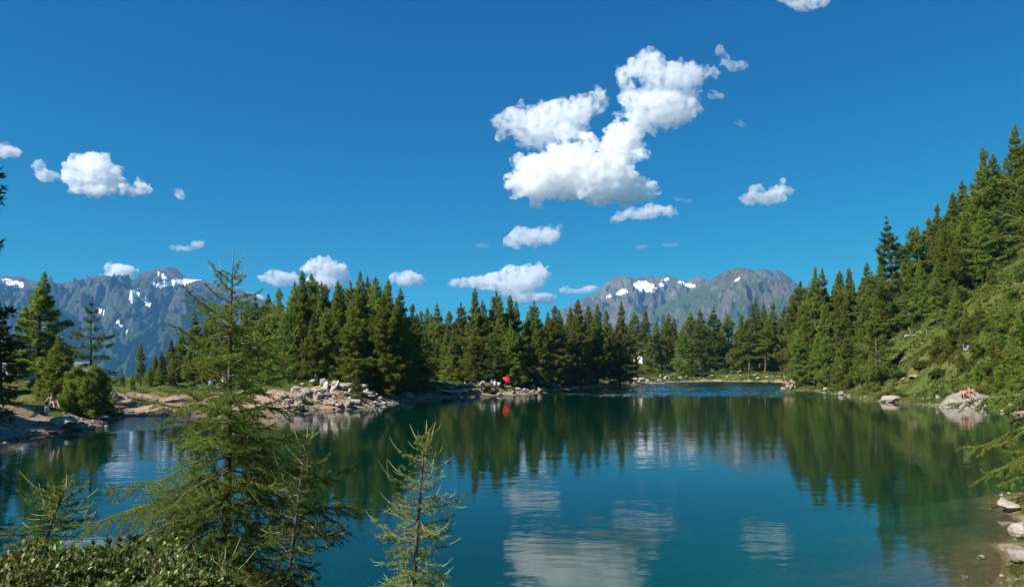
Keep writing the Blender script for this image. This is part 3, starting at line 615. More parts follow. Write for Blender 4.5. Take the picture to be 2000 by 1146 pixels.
# --- trees deeper in the wood
sky_px = np.array([300,380,450,525,592,650,706,762,815,855,925,966,1044,1098,1134,1211,1245,1300,1389,1475,1545,1590,1665,1716,1745,1832,1907,1985,2100])
sky_py = np.array([700,625,610,590,545,556,548,560,615,612,580,585,600,612,600,605,618,625,610,600,590,540,535,510,470,420,330,270,230])
LF, GF = 'larch deep inside the wood, mostly hidden by those before it', 'larches inside the wood'
cnt = 0
for _ in range(4000):
    if cnt >= 75: break
    px = TR.uniform(480, 2060); d = TR.uniform(85, 235); x = (px-CX)/F*d
    if px > 1560 and d > 150: continue
    s_ = float(sdf(np.array([x]), np.array([d]))[0])
    if s_ < 7 or s_ > 55: continue
    if 1740 < px and s_ < 26 : continue
    if min((x-a)**2+(d-b)**2 for a, b in TREES) < 5.5: continue
    z = gz(x, d); H = TR.uniform(10, 17); tip = HY-F*(z+H-EYE)/d
    if tip < np.interp(px, sky_px, sky_py)+8: continue
    k_ = ['larch','slim','larch','bare'][cnt % 4]
    tree(k_, x, d, H, f"{KADJ[k_]} larch half hidden {[t for a, t in [(0,'inside the stand by the brown beach'),(560,'inside the dark stand behind the boulder pile'),(840,'inside the central stand'),(1090,'inside the row on the rubble shore'),(1235,'inside the far meadow wood'),(1555,'inside the lower hillside wood'),(1760,'inside the upper hillside wood')] if px >= a][-1]}", GF); cnt += 1

# --- trees past the edge of the view on the left bank: their branch tips and shade reach in
for i_, (x, y, H, k) in enumerate([(-21.4,25.5,13.6,'spruce'),(-36,40,11,'larch'),(-43,46,12,'larch'),(-49,53,13,'spruce'),(-52,60,11,'larch'),(-37,35,12,'larch'),(-41,38,13,'larch'),(-46,43,13,'larch')]):
    t_ = tree(k, x, y, H, ['tall spruce whose drooping tips reach in over the lake','larch shading the stones of the left bank','larch shading the bare soil of the left bank','dark spruce behind the low rock shelf','larch in front of the white walled hut','larch rooted at the brink of the left bank','tall larch behind the brink of the left bank','tallest larch over the left bank soil'][i_], 'conifers overhanging the left bank', wide=0.75 if i_ == 0 else 1.3)
    if i_ == 0: t_.rotation_euler = (0, math.radians(11.5), 0)

# ------------------------------------------------------------------ rocks
RR = np.random.default_rng(5)
def rock_mesh(seed, flat=0.6, pts=20, detail=0):
    r = np.random.default_rng(seed); P = norm(r.normal(size=(pts,3)))*r.uniform(0.75, 1.0, (pts,1)); P[:,2] *= flat
    P = np.clip(P, -0.82, 0.82)
    bm = bmesh.new()
    for p in P: bm.verts.new(p)
    h = bmesh.ops.convex_hull(bm, input=bm.verts)
    bmesh.ops.delete(bm, geom=[v for v in bm.verts if not v.link_faces], context='VERTS')
    bmesh.ops.dissolve_limit(bm, angle_limit=math.radians(14), verts=bm.verts, edges=bm.edges)
    if detail:
        bmesh.ops.bevel(bm, geom=list(bm.edges), offset=0.035, segments=1, affect='EDGES')
        bmesh.ops.triangulate(bm, faces=bm.faces); bmesh.ops.subdivide_edges(bm, edges=bm.edges, cuts=detail, use_grid_fill=True)
        bm.verts.ensure_lookup_table(); C = np.array([v.co[:] for v in bm.verts]); bm.normal_update()
        h = 0.05*vnoise3(C*3+seed, seed)+0.03*vnoise3(C*8, seed+1)+0.035*vnoise3(C*np.array([2,2,14]), seed+2)
        for v, q in zip(bm.verts, h): v.co += v.normal*float(q)
    bmesh.ops.triangulate(bm, faces=bm.faces)
    me = bpy.data.meshes.new('boulder'); bm.to_mesh(me); bm.free(); return me
ROCKS = [rock_mesh(100+i, [0.55,0.75,0.4,0.9][i % 4], 14+i % 3*5, 1) for i in range(14)]
SLABS = [rock_mesh(200+i, 0.32, 16, 1) for i in range(6)]
BIG = [rock_mesh(300+i, [0.6,0.8,0.45][i % 3], 16, 3) for i in range(9)]
for me in ROCKS+SLABS+BIG: me.materials.append(M['rock'])
def rock(me, x, y, size, label, group, rz=None, tilt=(0,0), z=None, sink=0.25, name='boulder'):
    o = link(name, me); sx, sy, sz = size
    o.scale = (sx, sy, sz); o.rotation_euler = (tilt[0], tilt[1], RR.uniform(0, 6.28) if rz is None else rz)
    o.location = (x, y, (gz(x, y) if z is None else z)+sz*0.6*(1-2*sink))
    tag(o, label, 'rock', group); return o
def rock_px(me, px, py, w, h, label, group, **kw):
    """boulder whose foot stands on the ground seen at (px, py); w, h are its seen size in photo pixels"""
    d = ground_dist(px, py)
    if d is None: return None
    k = d/F; return rock(me, (px-CX)*k, d+w*k*0.2, (w*k*0.62, w*k*0.5, h*k*0.75), label, group, **kw)
BP = 'boulders of the pile'
rock_px(BIG[0], 579, 801, 32, 30, 'pale pointed boulder at the waterline of the boulder pile', BP, rz=0.4)
rock_px(BIG[1], 556, 797, 22, 16, 'tilted pale slab beside the pointed boulder', BP, tilt=(0.2,-0.6), rz=0)
rock_px(SLABS[0], 632, 764, 30, 15, 'long slab leaning steeply on the boulder pile', BP, tilt=(0.5,-0.95), rz=0.1)
rock_px(SLABS[1], 650, 763, 32, 15, 'second leaning slab, alongside the long steep one', BP, tilt=(0.5,-0.85), rz=0.2)
rock_px(BIG[2], 611, 754, 24, 18, 'upper block of the boulder pile below the dark trunks', BP)
rock_px(BIG[3], 663, 797, 24, 16, 'dark-faced boulder at the water beside the young larch shore', BP)
rock_px(BIG[4], 680, 798, 22, 17, 'pale streaked boulder standing in the lake edge', BP)
rock_px(BIG[5], 684, 768, 20, 18, 'round-topped boulder at the foot of the little young larch', BP)
rock_px(BIG[6], 672, 757, 22, 12, 'flat boulder capping the back of the pile', BP)
rock_px(BIG[7], 735, 776, 14, 12, 'grey rounded boulder alone on the shaded bank', BP)
rock_px(BIG[8], 800, 775, 26, 18, 'slanting grey slab where the shaded bank meets the lake', BP, tilt=(0.1,0.5), rz=0)
CP = 'boulders of the central shore'
rock_px(BIG[0], 944, 755, 18, 16, 'squarish pale boulder next to the green bush', CP, rz=1)
rock_px(BIG[2], 973, 754, 26, 14, 'flat pale boulder just under the red umbrella', CP, rz=2)
rock_px(SLABS[2], 870, 772, 40, 14, 'long dark rock ledge overhanging the shaded water', CP, tilt=(0,0.1), rz=0)
rock_px(SLABS[3], 900, 770, 46, 16, 'longest dark ledge beside the central headland', CP, tilt=(0.1,-0.15), rz=0)
rock_px(BIG[5], 903, 756, 16, 12, 'pale block on top of the dark ledge', CP)
RP = 'boulders of the hillside shore'
def hull_rock(P, seed, cuts=4):
    bm = bmesh.new()
    for p in P: bm.verts.new(p)
    bmesh.ops.convex_hull(bm, input=bm.verts); bmesh.ops.dissolve_limit(bm, angle_limit=math.radians(9), verts=bm.verts, edges=bm.edges)
    bmesh.ops.bevel(bm, geom=list(bm.edges), offset=0.07, segments=1, affect='EDGES'); bmesh.ops.triangulate(bm, faces=bm.faces)
    bmesh.ops.subdivide_edges(bm, edges=bm.edges, cuts=cuts, use_grid_fill=True); bm.normal_update(); C = np.array([v.co[:] for v in bm.verts])
    h = 0.05*vnoise3(C*1.6+seed, seed)+0.035*vnoise3(C*np.array([1.5,1.5,9])@np.array([[1,0,0.3],[0,1,0],[-0.3,0,1]]), seed+1)+0.02*vnoise3(C*7, seed+2)
    for v, q in zip(bm.verts, h): v.co += v.normal*float(q)
    bmesh.ops.triangulate(bm, faces=bm.faces); me = bpy.data.meshes.new('boulder'); bm.to_mesh(me); bm.free(); me.materials.append(M['rock_slab']); return me
SLAB_XY = ((1897-CX)/F*69.5, 69.5)
sun_slab = link('boulder', hull_rock([(-2.3,-.3,-.4),(-2.2,.9,.15),(-1.3,1.7,1.0),(.7,2.0,1.62),(1.5,1.5,1.6),(2.7,1.1,1.15),(2.6,.6,.1),(.35,-.9,.12),(.35,-.9,-.4),(1.5,.0,-.4),(-1.5,-.7,-.3),(-2,2.4,-.4),(2.6,2.4,-.4)], 9))
sun_slab.location = (*SLAB_XY, 0.12); tag(sun_slab, 'huge smooth tilted slab with people sitting on it', 'rock', RP)
rock_px(BIG[3], 1742, 785, 40, 22, 'white wedge boulder lying in the water below the grassy slope', RP, rz=0.3, tilt=(0,-0.2))
rock_px(BIG[1], 1645, 771, 14, 12, 'small upright stone at the water below the hillside wood', RP)
for px, py, w, h, lb in [(1775,660,15,9,'white stone beside the dead stump on the slope'),(1787,658,12,8,'white stone just uphill of the dead stump'),(1796,650,10,7,'topmost white stone near the grey snag'),(1893,682,26,11,'layered white outcrop half under a young larch'),(1928,716,26,14,'sharp white outcrop beside the young larches'),(1791,738,30,10,'long low pale outcrop above the white wedge boulder'),(1845,722,11,8,'single pale stone alone in the middle of the grass'),(1766,745,12,7,'pale stone beside the long low outcrop'),(1822,630,10,5,'tiny pale stone at the top of the open grass'),(1969,653,9,6,'small white stone high by the young larches'),(1972,684,10,8,'pinkish stone among the upper young larches'),(1742,705,14,9,'half-buried stone at the shady edge of the grass'),(1815,780,10,9,'upright stone at the grassy waterline'),(1832,782,12,12,'stout stone at the grassy waterline'),(1850,786,12,9,'rounded stone leaning on the huge slab')]:
    rock_px(ROCKS[int(RR.integers(14))], px, py, w, h, lb, 'stones on the grassy slope')
LP = 'rocks of the left bank'
rock_px(BIG[2], 118, 838, 54, 40, 'big dark block on the left bank soil', LP, rz=0.2, sink=0.15)
rock_px(BIG[4], 152, 842, 34, 22, 'square grey block beside the big dark one, at the water', LP, rz=1.3)
rock_px(BIG[6], 60, 800, 60, 16, 'low dark rock shelf in the shaded soil', LP, rz=0.1)
rock_px(BIG[0], 190, 820, 44, 16, 'flat dark rock under the bushy conifers', LP)
rock_px(BIG[8], 236, 790, 34, 30, 'upright grey rock face at the end of the beach', LP, rz=0.4)
rock_px(BIG[1], 222, 788, 18, 32, 'tall narrow rock against the upright rock face', LP, rz=0.4)
rock_px(BIG[5], 245, 806, 30, 16, 'pale wedge of rock by the inlet', LP)
rock_px(SLABS[4], 100, 852, 28, 6, 'thin flat stone at the edge of the shaded soil', LP)
rock_px(SLABS[5], 68, 858, 22, 5, 'small flat stone lying in the shallows', LP)
NP = 'rocks of the near right shore'
rock_px(BIG[0], 1976, 1000, 52, 40, 'brownish pointed rock standing in the clear shallows', NP, rz=1.2, sink=0.2)
rock_px(BIG[4], 2000, 1052, 56, 40, 'grey cracked rock at the near shore next to the shallows', NP, rz=0.5)
rock_px(BIG[6], 2004, 1100, 60, 46, 'rounded grey rock lowest on the near shore', NP, rz=2.1)
def scatter(n, poly, w0, w1, label, group, zz=None):
    poly = np.array(poly); k = 0
    for _ in range(n*6):
        if k >= n: break
        u = RR.random(); px = np.interp(u, np.linspace(0, 1, len(poly)), poly[:,0]); lo = np.interp(px, poly[:,0], poly[:,1]); hi = np.interp(px, poly[:,0], poly[:,2])
        py = RR.uniform(hi, lo); w = w0*(w1/w0)**(RR.random()**1.6)
        me = (ROCKS+SLABS)[int(RR.integers(20))]
        if rock_px(me, px, py, w, w*RR.uniform(0.5, 0.95), label, group, tilt=(RR.normal(0, 0.25), RR.normal(0, 0.25)), sink=0.18): k += 1
scatter(72, [(545,800,780),(580,800,755),(620,799,742),(660,797,745),(710,796,768),(760,790,780)], 11, 27, 'jumbled pale rock of the boulder pile', 'loose rocks of the boulder pile')
scatter(14, [(760,788,776),(800,784,770),(850,778,768)], 7, 14, 'grey stone along the shaded bank', 'stones along the shaded bank')
scatter(34, [(855,777,752),(900,775,748),(950,773,748),(1010,771,758)], 7, 16, 'pale rock on the shore around the red umbrella', 'loose rocks of the central headland')
scatter(52, [(1010,771,762),(1060,767,752),(1100,761,742),(1180,756,742),(1270,748,742)], 7, 17, 'light block of the long rubble shore', 'blocks of the long rubble shore')
scatter(34, [(1280,747,738),(1340,745,728),(1400,744,724),(1480,744,730),(1540,746,728)], 5, 12, 'small pale rock on the far shore of the bay', 'rocks on the far shore')
scatter(14, [(1590,765,758),(1650,771,760),(1720,781,768),(1850,791,778)], 5, 11, 'stone at the waterline below the hillside', 'stones along the hillside water')
scatter(22, [(1915,800,782),(1950,804,784),(1998,812,786)], 8, 20, 'grey rubble block beside the huge slab', 'rubble blocks beside the slab')
scatter(14, [(205,820,800),(235,815,798),(265,811,796)], 7, 18, 'white rock of the small pile by the inlet', 'rocks of the inlet pile')
# the rock spit: a heap piled above the water
for i in range(32):
    a = RR.uniform(0, 6.28); q = RR.random()**0.7; x = 50.0+q*2.9*math.cos(a); y = 124+q*4.5*math.sin(a); w = RR.uniform(0.4, 0.85)
    rock((ROCKS+SLABS)[int(RR.integers(20))], x, y, (w, w*0.8, w*0.7), 'heaped pale rock of the rock spit', 'rocks of the rock spit', z=max(gz(x, y), 0)+(1-q)*1.5*RR.random()+0.05, tilt=(RR.normal(0, 0.4), RR.normal(0, 0.4)))
# countless small stones along the waterline
def stones(n):
    b = MB(); base = []
    for i in range(5):
        me = rock_mesh(400+i, 0.6, 9); v = np.zeros(len(me.vertices)*3, np.float32); me.vertices.foreach_get('co', v)
        f = np.array([p.vertices[:] for p in me.polygons]); base.append((v.reshape(-1,3).astype(float), f)); bpy.data.meshes.remove(me)
    seg = np.roll(SH, -1, 0)-SH; ln = np.linalg.norm(seg, axis=1); cum = np.cumsum(ln)/ln.sum()
    i = np.searchsorted(cum, RR.random(n)); t = RR.random(n); nrm = np.stack([-seg[i,1], seg[i,0]], 1)/ln[i,None]
    off = RR.normal(0.3, 0.9, n); P = SH[i]+seg[i]*t[:,None]+nrm*off[:,None]
    z = ground(P[:,0], P[:,1]); dist = np.hypot(P[:,0], P[:,1])
    for k in range(n):
        if P[k,1] < 30 and abs(P[k,0]) < 6: continue
        if dist[k] < 30 and z[k] < -0.1: continue
        sc_ = RR.uniform(0.06, 0.2)*(0.5 if dist[k] < 40 else 1.1); v, f = base[k % 5]; a = RR.uniform(0, 6.28)
        R_ = np.array([[math.cos(a),-math.sin(a),0],[math.sin(a),math.cos(a),0],[0,0,1]])
        b.add((v*sc_)@R_.T+np.array([P[k,0], P[k,1], z[k]+sc_*0.2]), f)
    return b.mesh('shore_stones')
tag(link('shore_stones', stones(4200), M['rock_pink']), 'small loose stones littering the whole waterline', 'stones', kind='stuff')

# ------------------------------------------------------------------ ground cover
def cover(name, label, n, area, mtl, h0, h1, wd, lean=0.5, per=4, test=None):
    r = np.random.default_rng(n); P = []
    while sum(map(len, P)) < n:
        x = r.uniform(area[0], area[1], n); y = r.uniform(area[2], area[3], n); s_ = sdf(x, y); ok = (s_ > (0.15 if name in ('shore_grass', 'reeds') else 0.7)) & (np.abs(x) < 0.80*y+4)
        if test is not None: ok &= test(x, y, s_, r)
        P.append(np.stack([x[ok], y[ok]], 1))
    P = np.concatenate(P)[:n]; z = ground(P[:,0], P[:,1]); C = np.repeat(np.column_stack([P, z-0.03]), per, 0)+np.column_stack([r.normal(0, h0*0.5, (n*per,2)), np.zeros(n*per)])
    Dv = norm(np.column_stack([r.normal(0, lean, (n*per,2)), np.ones(n*per)])); k = n*per
    V = blades(C, Dv, r.uniform(h0, h1, k), np.full(k, wd)*r.uniform(0.7, 1.3, k), r)
    o = link(name, new_mesh(name, V, np.arange(len(V)).reshape(-1,3)), mtl); return tag(o, label, 'grass', kind='stuff')
cl = lambda f, th: (lambda x, y, s_, r: (fbm2(x*f, y*f, 3, 61)+r.normal(0, 0.12, len(x)) > th))
cover('grass', 'tussocky yellow green grass covering the hillside', 26000, (44, 105, 58, 135), M['grass'], 0.14, 0.42, 0.07, 0.5, 4, cl(0.2, -0.25))
cover('heath_shrubs', 'low dark heath shrubs scattered over the hillside', 9000, (44, 105, 58, 135), M['heath'], 0.2, 0.55, 0.13, 0.9, 6, cl(0.28, 0.12))
cover('meadow_shrubs', 'bright low shrubs and grass on the far meadow', 12000, (20, 100, 172, 250), M['heath'], 0.25, 0.9, 0.16, 0.7, 4, cl(0.12, -0.1))
cover('bank_grass', 'grass and low plants under the trees along the shore', 16000, (-40, 50, 64, 170), M['heath'], 0.15, 0.5, 0.10, 0.7, 4, lambda x, y, s_, r: (s_ > 2.5) & (fbm2(x*0.2, y*0.2, 3, 67) > -0.05) & ~((x < -18) & (y < 74)))
cover('left_grass', 'grass patches on the left bank', 6000, (-75, -22, 36, 110), M['grass'], 0.1, 0.35, 0.07, 0.6, 4, lambda x, y, s_, r: (s_ > 3) & (fbm2(x*0.15, y*0.15, 3, 71) > 0.0))
cover('shore_grass', 'yellowish grass fringe hanging over the hillside waterline', 5000, (42.5, 53, 62, 128), M['grass'], 0.15, 0.5, 0.06, 0.6, 4, lambda x, y, s_, r: (s_ < 2.2))
cover('reeds', 'thin dry grass straws fringing the near shore', 2600, (7, 18, 11.5, 24), M['grass'], 0.08, 0.32, 0.012, 0.8, 5, lambda x, y, s_, r: s_ < 3.5)
def shrub(px, py, d, w, label):
    x, y, z = at(px, py, d); g_ = gz(x, y); h = min(max(0.5, z-g_), 0.75*w); r = np.random.default_rng(int(px)); n = 700
    D_ = norm(r.normal(size=(n,3))); D_[:,2] = np.abs(D_[:,2]); q = r.random((n,1))**0.45*(1+0.55*vnoise3(D_*2.0+px, 3)[:,None])
    C = D_*q*np.array([w, w, h*0.9])*0.9; rep = 6; C = np.repeat(C, rep, 0)+r.normal(0, 0.05, (n*rep,3)); Dv = norm(np.repeat(D_, rep, 0)*0.6+r.normal(0, 0.6, (n*rep,3))+[0,0,0.4])
    V = blades(C, Dv, r.uniform(0.15, 0.34, n*rep), r.uniform(0.08, 0.16, n*rep), r)
    e = empty('shrub', (x, y, g_-0.05)); link('foliage', new_mesh('foliage', V, np.arange(len(V)).reshape(-1,3)), M['heath'], e)
    b = MB()
    for i in range(6):
        a = i*1.05; b.tube([(0,0,0),(w*0.3*math.cos(a),w*0.3*math.sin(a),h*0.4),(w*0.6*math.cos(a),w*0.6*math.sin(a),h*0.75)], [0.03,0.02,0.01], 4)
    link('stem', b.mesh('stem'), M['bark'], e); return tag(e, label, 'shrub', 'green shrubs')
shrub(957, 748, 100, 1.1, 'round green bush between the pale boulders of the central shore')
for px, py, d in [(1300,722,200),(1330,716,204),(1365,722,198),(1285,730,192),(1345,724,196),(1440,722,202),(1415,716,206)]: shrub(px, py, d, 1.8, 'bright green shrub on the meadow across the far bay')
for px, py, d in [(1745,712,88),(1728,735,85),(1760,700,90),(1835,700,82),(1800,690,88),(1760,752,82)]: shrub(px, py, d, 1.0, 'dark low shrub on the open grassy slope')
for px, py, d in [(870,742,108),(850,748,100),(1110,735,128),(1065,745,114),(905,735,108)]: shrub(px, py, d, 1.0, 'low shrub under the larches at the central shore')

# ------------------------------------------------------------------ dead wood on the slope
def snag(px, py, hpx, lean, label):
    d = ground_dist(px, py) or 85; k = d/F; x = (px-CX)*k; H = hpx*k; b = MB()
    hs = np.linspace(0, 1, 6); b.tube([(lean*H*t+0.04*math.sin(t*7), 0.03*math.cos(t*5), H*t) for t in hs], 0.055*(1-hs*0.75)+0.012, 6)
    e = empty('dead_tree', (x, d, gz(x, d)-0.1)); link('trunk', b.mesh('trunk', True), M['deadwood'], e)
    b = MB(); r = np.random.default_rng(int(px))
    for i in range(int(3+H*1.5)):
        t = r.uniform(0.35, 0.95); a = r.uniform(0, 6.28); o = np.array([lean*H*t, 0, H*t]); l = 0.16*H*r.uniform(0.5, 1)
        b.tube([o, o+np.array([math.cos(a)*l*0.6, math.sin(a)*l*0.6, 0.1*l]), o+np.array([math.cos(a)*l, math.sin(a)*l, 0.35*l])], [0.03,0.02,0.006], 4)
    link('branches', b.mesh('branches'), M['deadwood'], e); tag(e, label, 'dead tree', 'dead wood on the slope')
snag(1778, 655, 14, -0.15, 'short bleached stump next to the white stones'); snag(1810, 658, 16, 0.02, 'thin bleached snag standing alone in the grass')
snag(1806, 616, 46, -0.55, 'grey dead tree leaning at the edge of the hillside wood')

# ------------------------------------------------------------------ huts
M['plaster'] = plain_mat('plaster', (0.74,0.72,0.68), 0.9, 0.1, 0.08, 2); M['stone_roof'] = rock_mat('stone_roof', (0.24,0.23,0.22), (0.38,0.36,0.34))
M['darkwood'] = plain_mat('darkwood', (0.10,0.045,0.035), 0.8, 0.2, 0.3, 5); m, nt, N, L, out = mat('glass'); bsdf(N, L, out, (0.02,0.025,0.03), 0.08, 0.5); M['glass'] = m
def hut(x, y, z, w, dp, eave, rise, rz, label):
    e = empty('hut', (x, y, z), rz); b = MB(); b.box((0,0,eave/2-0.4), (w/2, dp/2, eave/2+0.4))
    for sx in (-1, 1):
        q = np.array([[sx*w/2,-dp/2,eave],[sx*w/2,dp/2,eave],[sx*w/2,0,eave+rise],[sx*(w/2-0.3),-dp/2,eave],[sx*(w/2-0.3),dp/2,eave],[sx*(w/2-0.3),0,eave+rise]])
        b.add(q, [[0,1,2],[3,5,4],[0,2,5],[0,5,3],[1,4,5],[1,5,2]])
    link('wall', b.mesh('wall'), M['plaster'], e)
    sl = math.hypot(dp/2, rise); roof = empty('roof'); roof.parent = e
    for sy in (-1, 1):          # courses of stone slates
        for i in range(5):
            for j in range(8):
                t0 = i/5; t1 = (i+1.25)/5; yy = lambda t: sy*(dp/2+0.35)*(1-t); zz = lambda t: eave-0.22*rise+(rise*1.22)*t+0.06
                x0 = -w/2-0.3+(w+0.6)*j/8+0.01; x1 = x0+(w+0.6)/8-0.02; t1 = min(t1, 1.0)
                q = np.array([[x0,yy(t0),zz(t0)+0.05],[x1,yy(t0),zz(t0)+0.05],[x1,yy(t1),zz(t1)],[x0,yy(t1),zz(t1)]]); q2 = q+[0,0,0.06]
                b = MB(); b.add(np.concatenate([q,q2]), [[0,2,1],[0,3,2],[4,5,6],[4,6,7],[0,1,5],[0,5,4],[1,2,6],[1,6,5],[2,3,7],[2,7,6],[3,0,4],[3,4,7]]); link('slate', b.mesh('slate'), M['stone_roof'], roof)
    for wx in (-w*0.28, w*0.30):
        b = MB(); b.box((wx, -dp/2-0.01, eave*0.58), (0.36, 0.03, 0.30)); wn_ = link('window', b.mesh('window'), M['darkwood'], e)
        b = MB(); b.box((wx, -dp/2-0.03, eave*0.58), (0.29, 0.03, 0.23)); link('pane', b.mesh('pane'), M['glass'], wn_)
    b = MB(); b.box((0.1, -dp/2-0.01, eave*0.42), (0.36, 0.04, eave*0.42)); link('door', b.mesh('door'), M['darkwood'], e)
    return tag(e, label, 'hut')
x, y, _ = at(32, 741, 98); hut(x, y, min(gz(x, y), 2.3), 4.2, 4.0, 1.9, 1.0, -0.55, 'white walled hut with stone roof behind the left bank conifers')
x, y, _ = at(146, 725, 104); hut(x, y, min(gz(x, y), 2.4), 3.6, 3.4, 1.6, 1.1, 0.5, 'hut whose grey roof shows over the bushy conifers')
x, y, _ = at(1246, 700, 246); hut(x, y, gz(x, y), 4.5, 4.5, 3.0, 1.6, -0.5, 'white hut glimpsed between trunks across the bay')

# ------------------------------------------------------------------ people
def sk(name, r, c): return plain_mat(name, c, 0.7, 0.3, 0.08, 8)
M['skin'] = plain_mat('skin', (0.44,0.27,0.20), 0.6, 0.3, 0.06, 8); M['hair'] = plain_mat('hair', (0.06,0.04,0.03), 0.7, 0.3, 0.2, 20)
CLOTH = {}
def cloth(c):
    if c not in CLOTH: CLOTH[c] = plain_mat('cloth', c, 0.85, 0.1, 0.08, 12)
    return CLOTH[c]
POSE = {
 'stand': dict(pel=(0,0,.92), chest=(0,.01,1.28), neck=(0,.0,1.48), head=(0,-.02,1.63), hipL=(.09,0,.9), kneeL=(.11,-.02,.5), ankL=(.12,.02,.08), toeL=(.13,-.14,.03), hipR=(-.09,0,.9), kneeR=(-.12,-.04,.5), ankR=(-.14,.0,.08), toeR=(-.16,-.16,.03),
               shL=(.18,0,1.42), elL=(.25,.03,1.14), wrL=(.24,-.08,.92), shR=(-.18,0,1.42), elR=(-.25,.03,1.14), wrR=(-.24,-.08,.92)),
 'sit': dict(pel=(0,.05,.12), chest=(0,.14,.46), neck=(0,.12,.66), head=(0,.07,.81), hipL=(.1,.02,.12), kneeL=(.14,-.36,.42), ankL=(.14,-.62,.08), toeL=(.15,-.76,.03), hipR=(-.1,.02,.12), kneeR=(-.13,-.40,.36), ankR=(-.15,-.70,.04), toeR=(-.16,-.84,.01),
             shL=(.18,.13,.60), elL=(.26,-.04,.36), wrL=(.16,-.28,.40), shR=(-.18,.13,.60), elR=(-.30,.24,.34), wrR=(-.30,.36,.06)),
 'hug': dict(pel=(0,.08,.12), chest=(0,.06,.46), neck=(0,-.02,.65), head=(0,-.08,.79), hipL=(.1,.04,.12), kneeL=(.12,-.28,.52), ankL=(.11,-.42,.09), toeL=(.12,-.56,.03), hipR=(-.1,.04,.12), kneeR=(-.12,-.28,.50), ankR=(-.11,-.44,.09), toeR=(-.12,-.58,.03),
             shL=(.18,.04,.58), elL=(.24,-.20,.40), wrL=(.06,-.38,.36), shR=(-.18,.04,.58), elR=(-.24,-.20,.40), wrR=(-.06,-.40,.34)),
}
def person(x, y, z, rz, pose, shirt, legs, label, group=None, bare=False):
    p = POSE[pose]; names = list(p); V = [p[n] for n in names]; ix = {n: i for i, n in enumerate(names)}
    rad = dict(pel=.135, chest=.15, neck=.055, head=.10, hip=.085, knee=.06, ank=.042, toe=.035, sh=.065, el=.045, wr=.03)
    Rr = [rad[n] if n in rad else rad[n[:-1]] for n in names]
    E_ = [('pel','chest'),('chest','neck'),('neck','head')]+[(a+s_, b+s_) for s_ in 'LR' for a, b in (('hip','knee'),('knee','ank'),('ank','toe'),('sh','el'),('el','wr'))]+[('pel','hipL'),('pel','hipR'),('chest','shL'),('chest','shR')]
    E_ = [(ix[a], ix[b]) for a, b in E_]; part = [0]*len(V)
    crown = np.array(p['head'])+[0,-.005,.09]; V.append(tuple(crown)); Rr.append(.075); E_.append((ix['head'], len(V)-1))
    for s_ in 'LR':                       # palm, four unequal fingers, thumb off the side
        w = np.array(p['wr'+s_]); e = np.array(p['el'+s_]); dn = (w-e)/np.linalg.norm(w-e); sd = np.cross(dn, [0,1,0.2]); sd /= np.linalg.norm(sd); fw = np.cross(sd, dn)
        pal = w+dn*.07; V.append(tuple(pal)); Rr.append(.032); pi = len(V)-1; E_.append((ix['wr'+s_], pi))
        for k, l in enumerate((.075,.085,.08,.065)):
            q = pal+dn*.03+sd*(k-1.5)*.02; V.append(tuple(q+dn*l*.5)); Rr.append(.010); E_.append((pi, len(V)-1)); V.append(tuple(q+dn*l*.9+fw*l*.3)); Rr.append(.008); E_.append((len(V)-2, len(V)-1))
        V.append(tuple(w+dn*.05+sd*.05)); Rr.append(.011); E_.append((pi, len(V)-1)); V.append(tuple(w+dn*.09+sd*.065+fw*.02)); Rr.append(.009); E_.append((len(V)-2, len(V)-1))
    me = bpy.data.meshes.new('body'); me.from_pydata(V, E_, []); o = bpy.data.objects.new('body', me); COL.objects.link(o)
    md = o.modifiers.new('s', 'SKIN'); md.use_smooth_shade = True
    for i, r_ in enumerate(Rr): me.skin_vertices[0].data[i].radius = (r_, r_); me.skin_vertices[0].data[i].use_root = (i == 0)
    o.modifiers.new('d', 'SUBSURF').levels = 1
    em = bpy.data.meshes.new_from_object(o.evaluated_get(bpy.context.evaluated_depsgraph_get())); bpy.data.objects.remove(o); bpy.data.meshes.remove(me)
    em.materials.clear(); em.materials.append(M['skin']); em.materials.append(cloth(shirt)); em.materials.append(cloth(legs))
    J = {n: np.array(p[n]) for n in names}
    def dseg(c, a, b): t = np.clip((c-a)@(b-a)/((b-a)@(b-a)), 0, 1); return np.linalg.norm(c-a-(b-a)*t)
    for f in em.polygons:
        c = np.array(f.center); ds = {'torso': dseg(c, J['pel']*.7+J['chest']*.3, J['neck']*.85+J['chest']*.15)-.12, 'hips': min(dseg(c, J['pel'], J['hip'+q])-.10 for q in 'LR'), 'thigh': min(dseg(c, J['hip'+q], J['knee'+q]*.55+J['hip'+q]*.45)-.075 for q in 'LR'),
                'shin': min(dseg(c, J['knee'+q], J['ank'+q])-.05 for q in 'LR'), 'arm': min(dseg(c, J['sh'+q], J['el'+q])-.05 for q in 'LR'), 'fore': min(dseg(c, J['el'+q], J['wr'+q])-.035 for q in 'LR'), 'head': np.linalg.norm(c-J['head'])-.12}
        k = min(ds, key=ds.get); f.material_index = {'torso': 0 if bare else 1, 'arm': 0 if bare else 1, 'hips': 2, 'thigh': 2, 'shin': 2 if pose == 'stand' else 0}.get(k, 0)
    e = empty('person', (x, y, z), rz); link('body', em, None, e)
    bm = bmesh.new(); bmesh.ops.create_icosphere(bm, subdivisions=2, radius=1, matrix=Matrix.Translation(Vector(J['head'])+Vector((0,.025,.055))) @ Matrix.Diagonal((.105,.115,.105,1)))
    for v in bm.verts:
        if v.co.z < J['head'][2]-.02 and v.co.y < J['head'][1]+.02: v.co.z = J['head'][2]-.02; v.co.y = max(v.co.y, J['head'][1]-.02)
    hm = bpy.data.meshes.new('hair'); bm.to_mesh(hm); bm.free(); link('hair', hm, M['hair'], e)
    return tag(e, label, 'person', group)
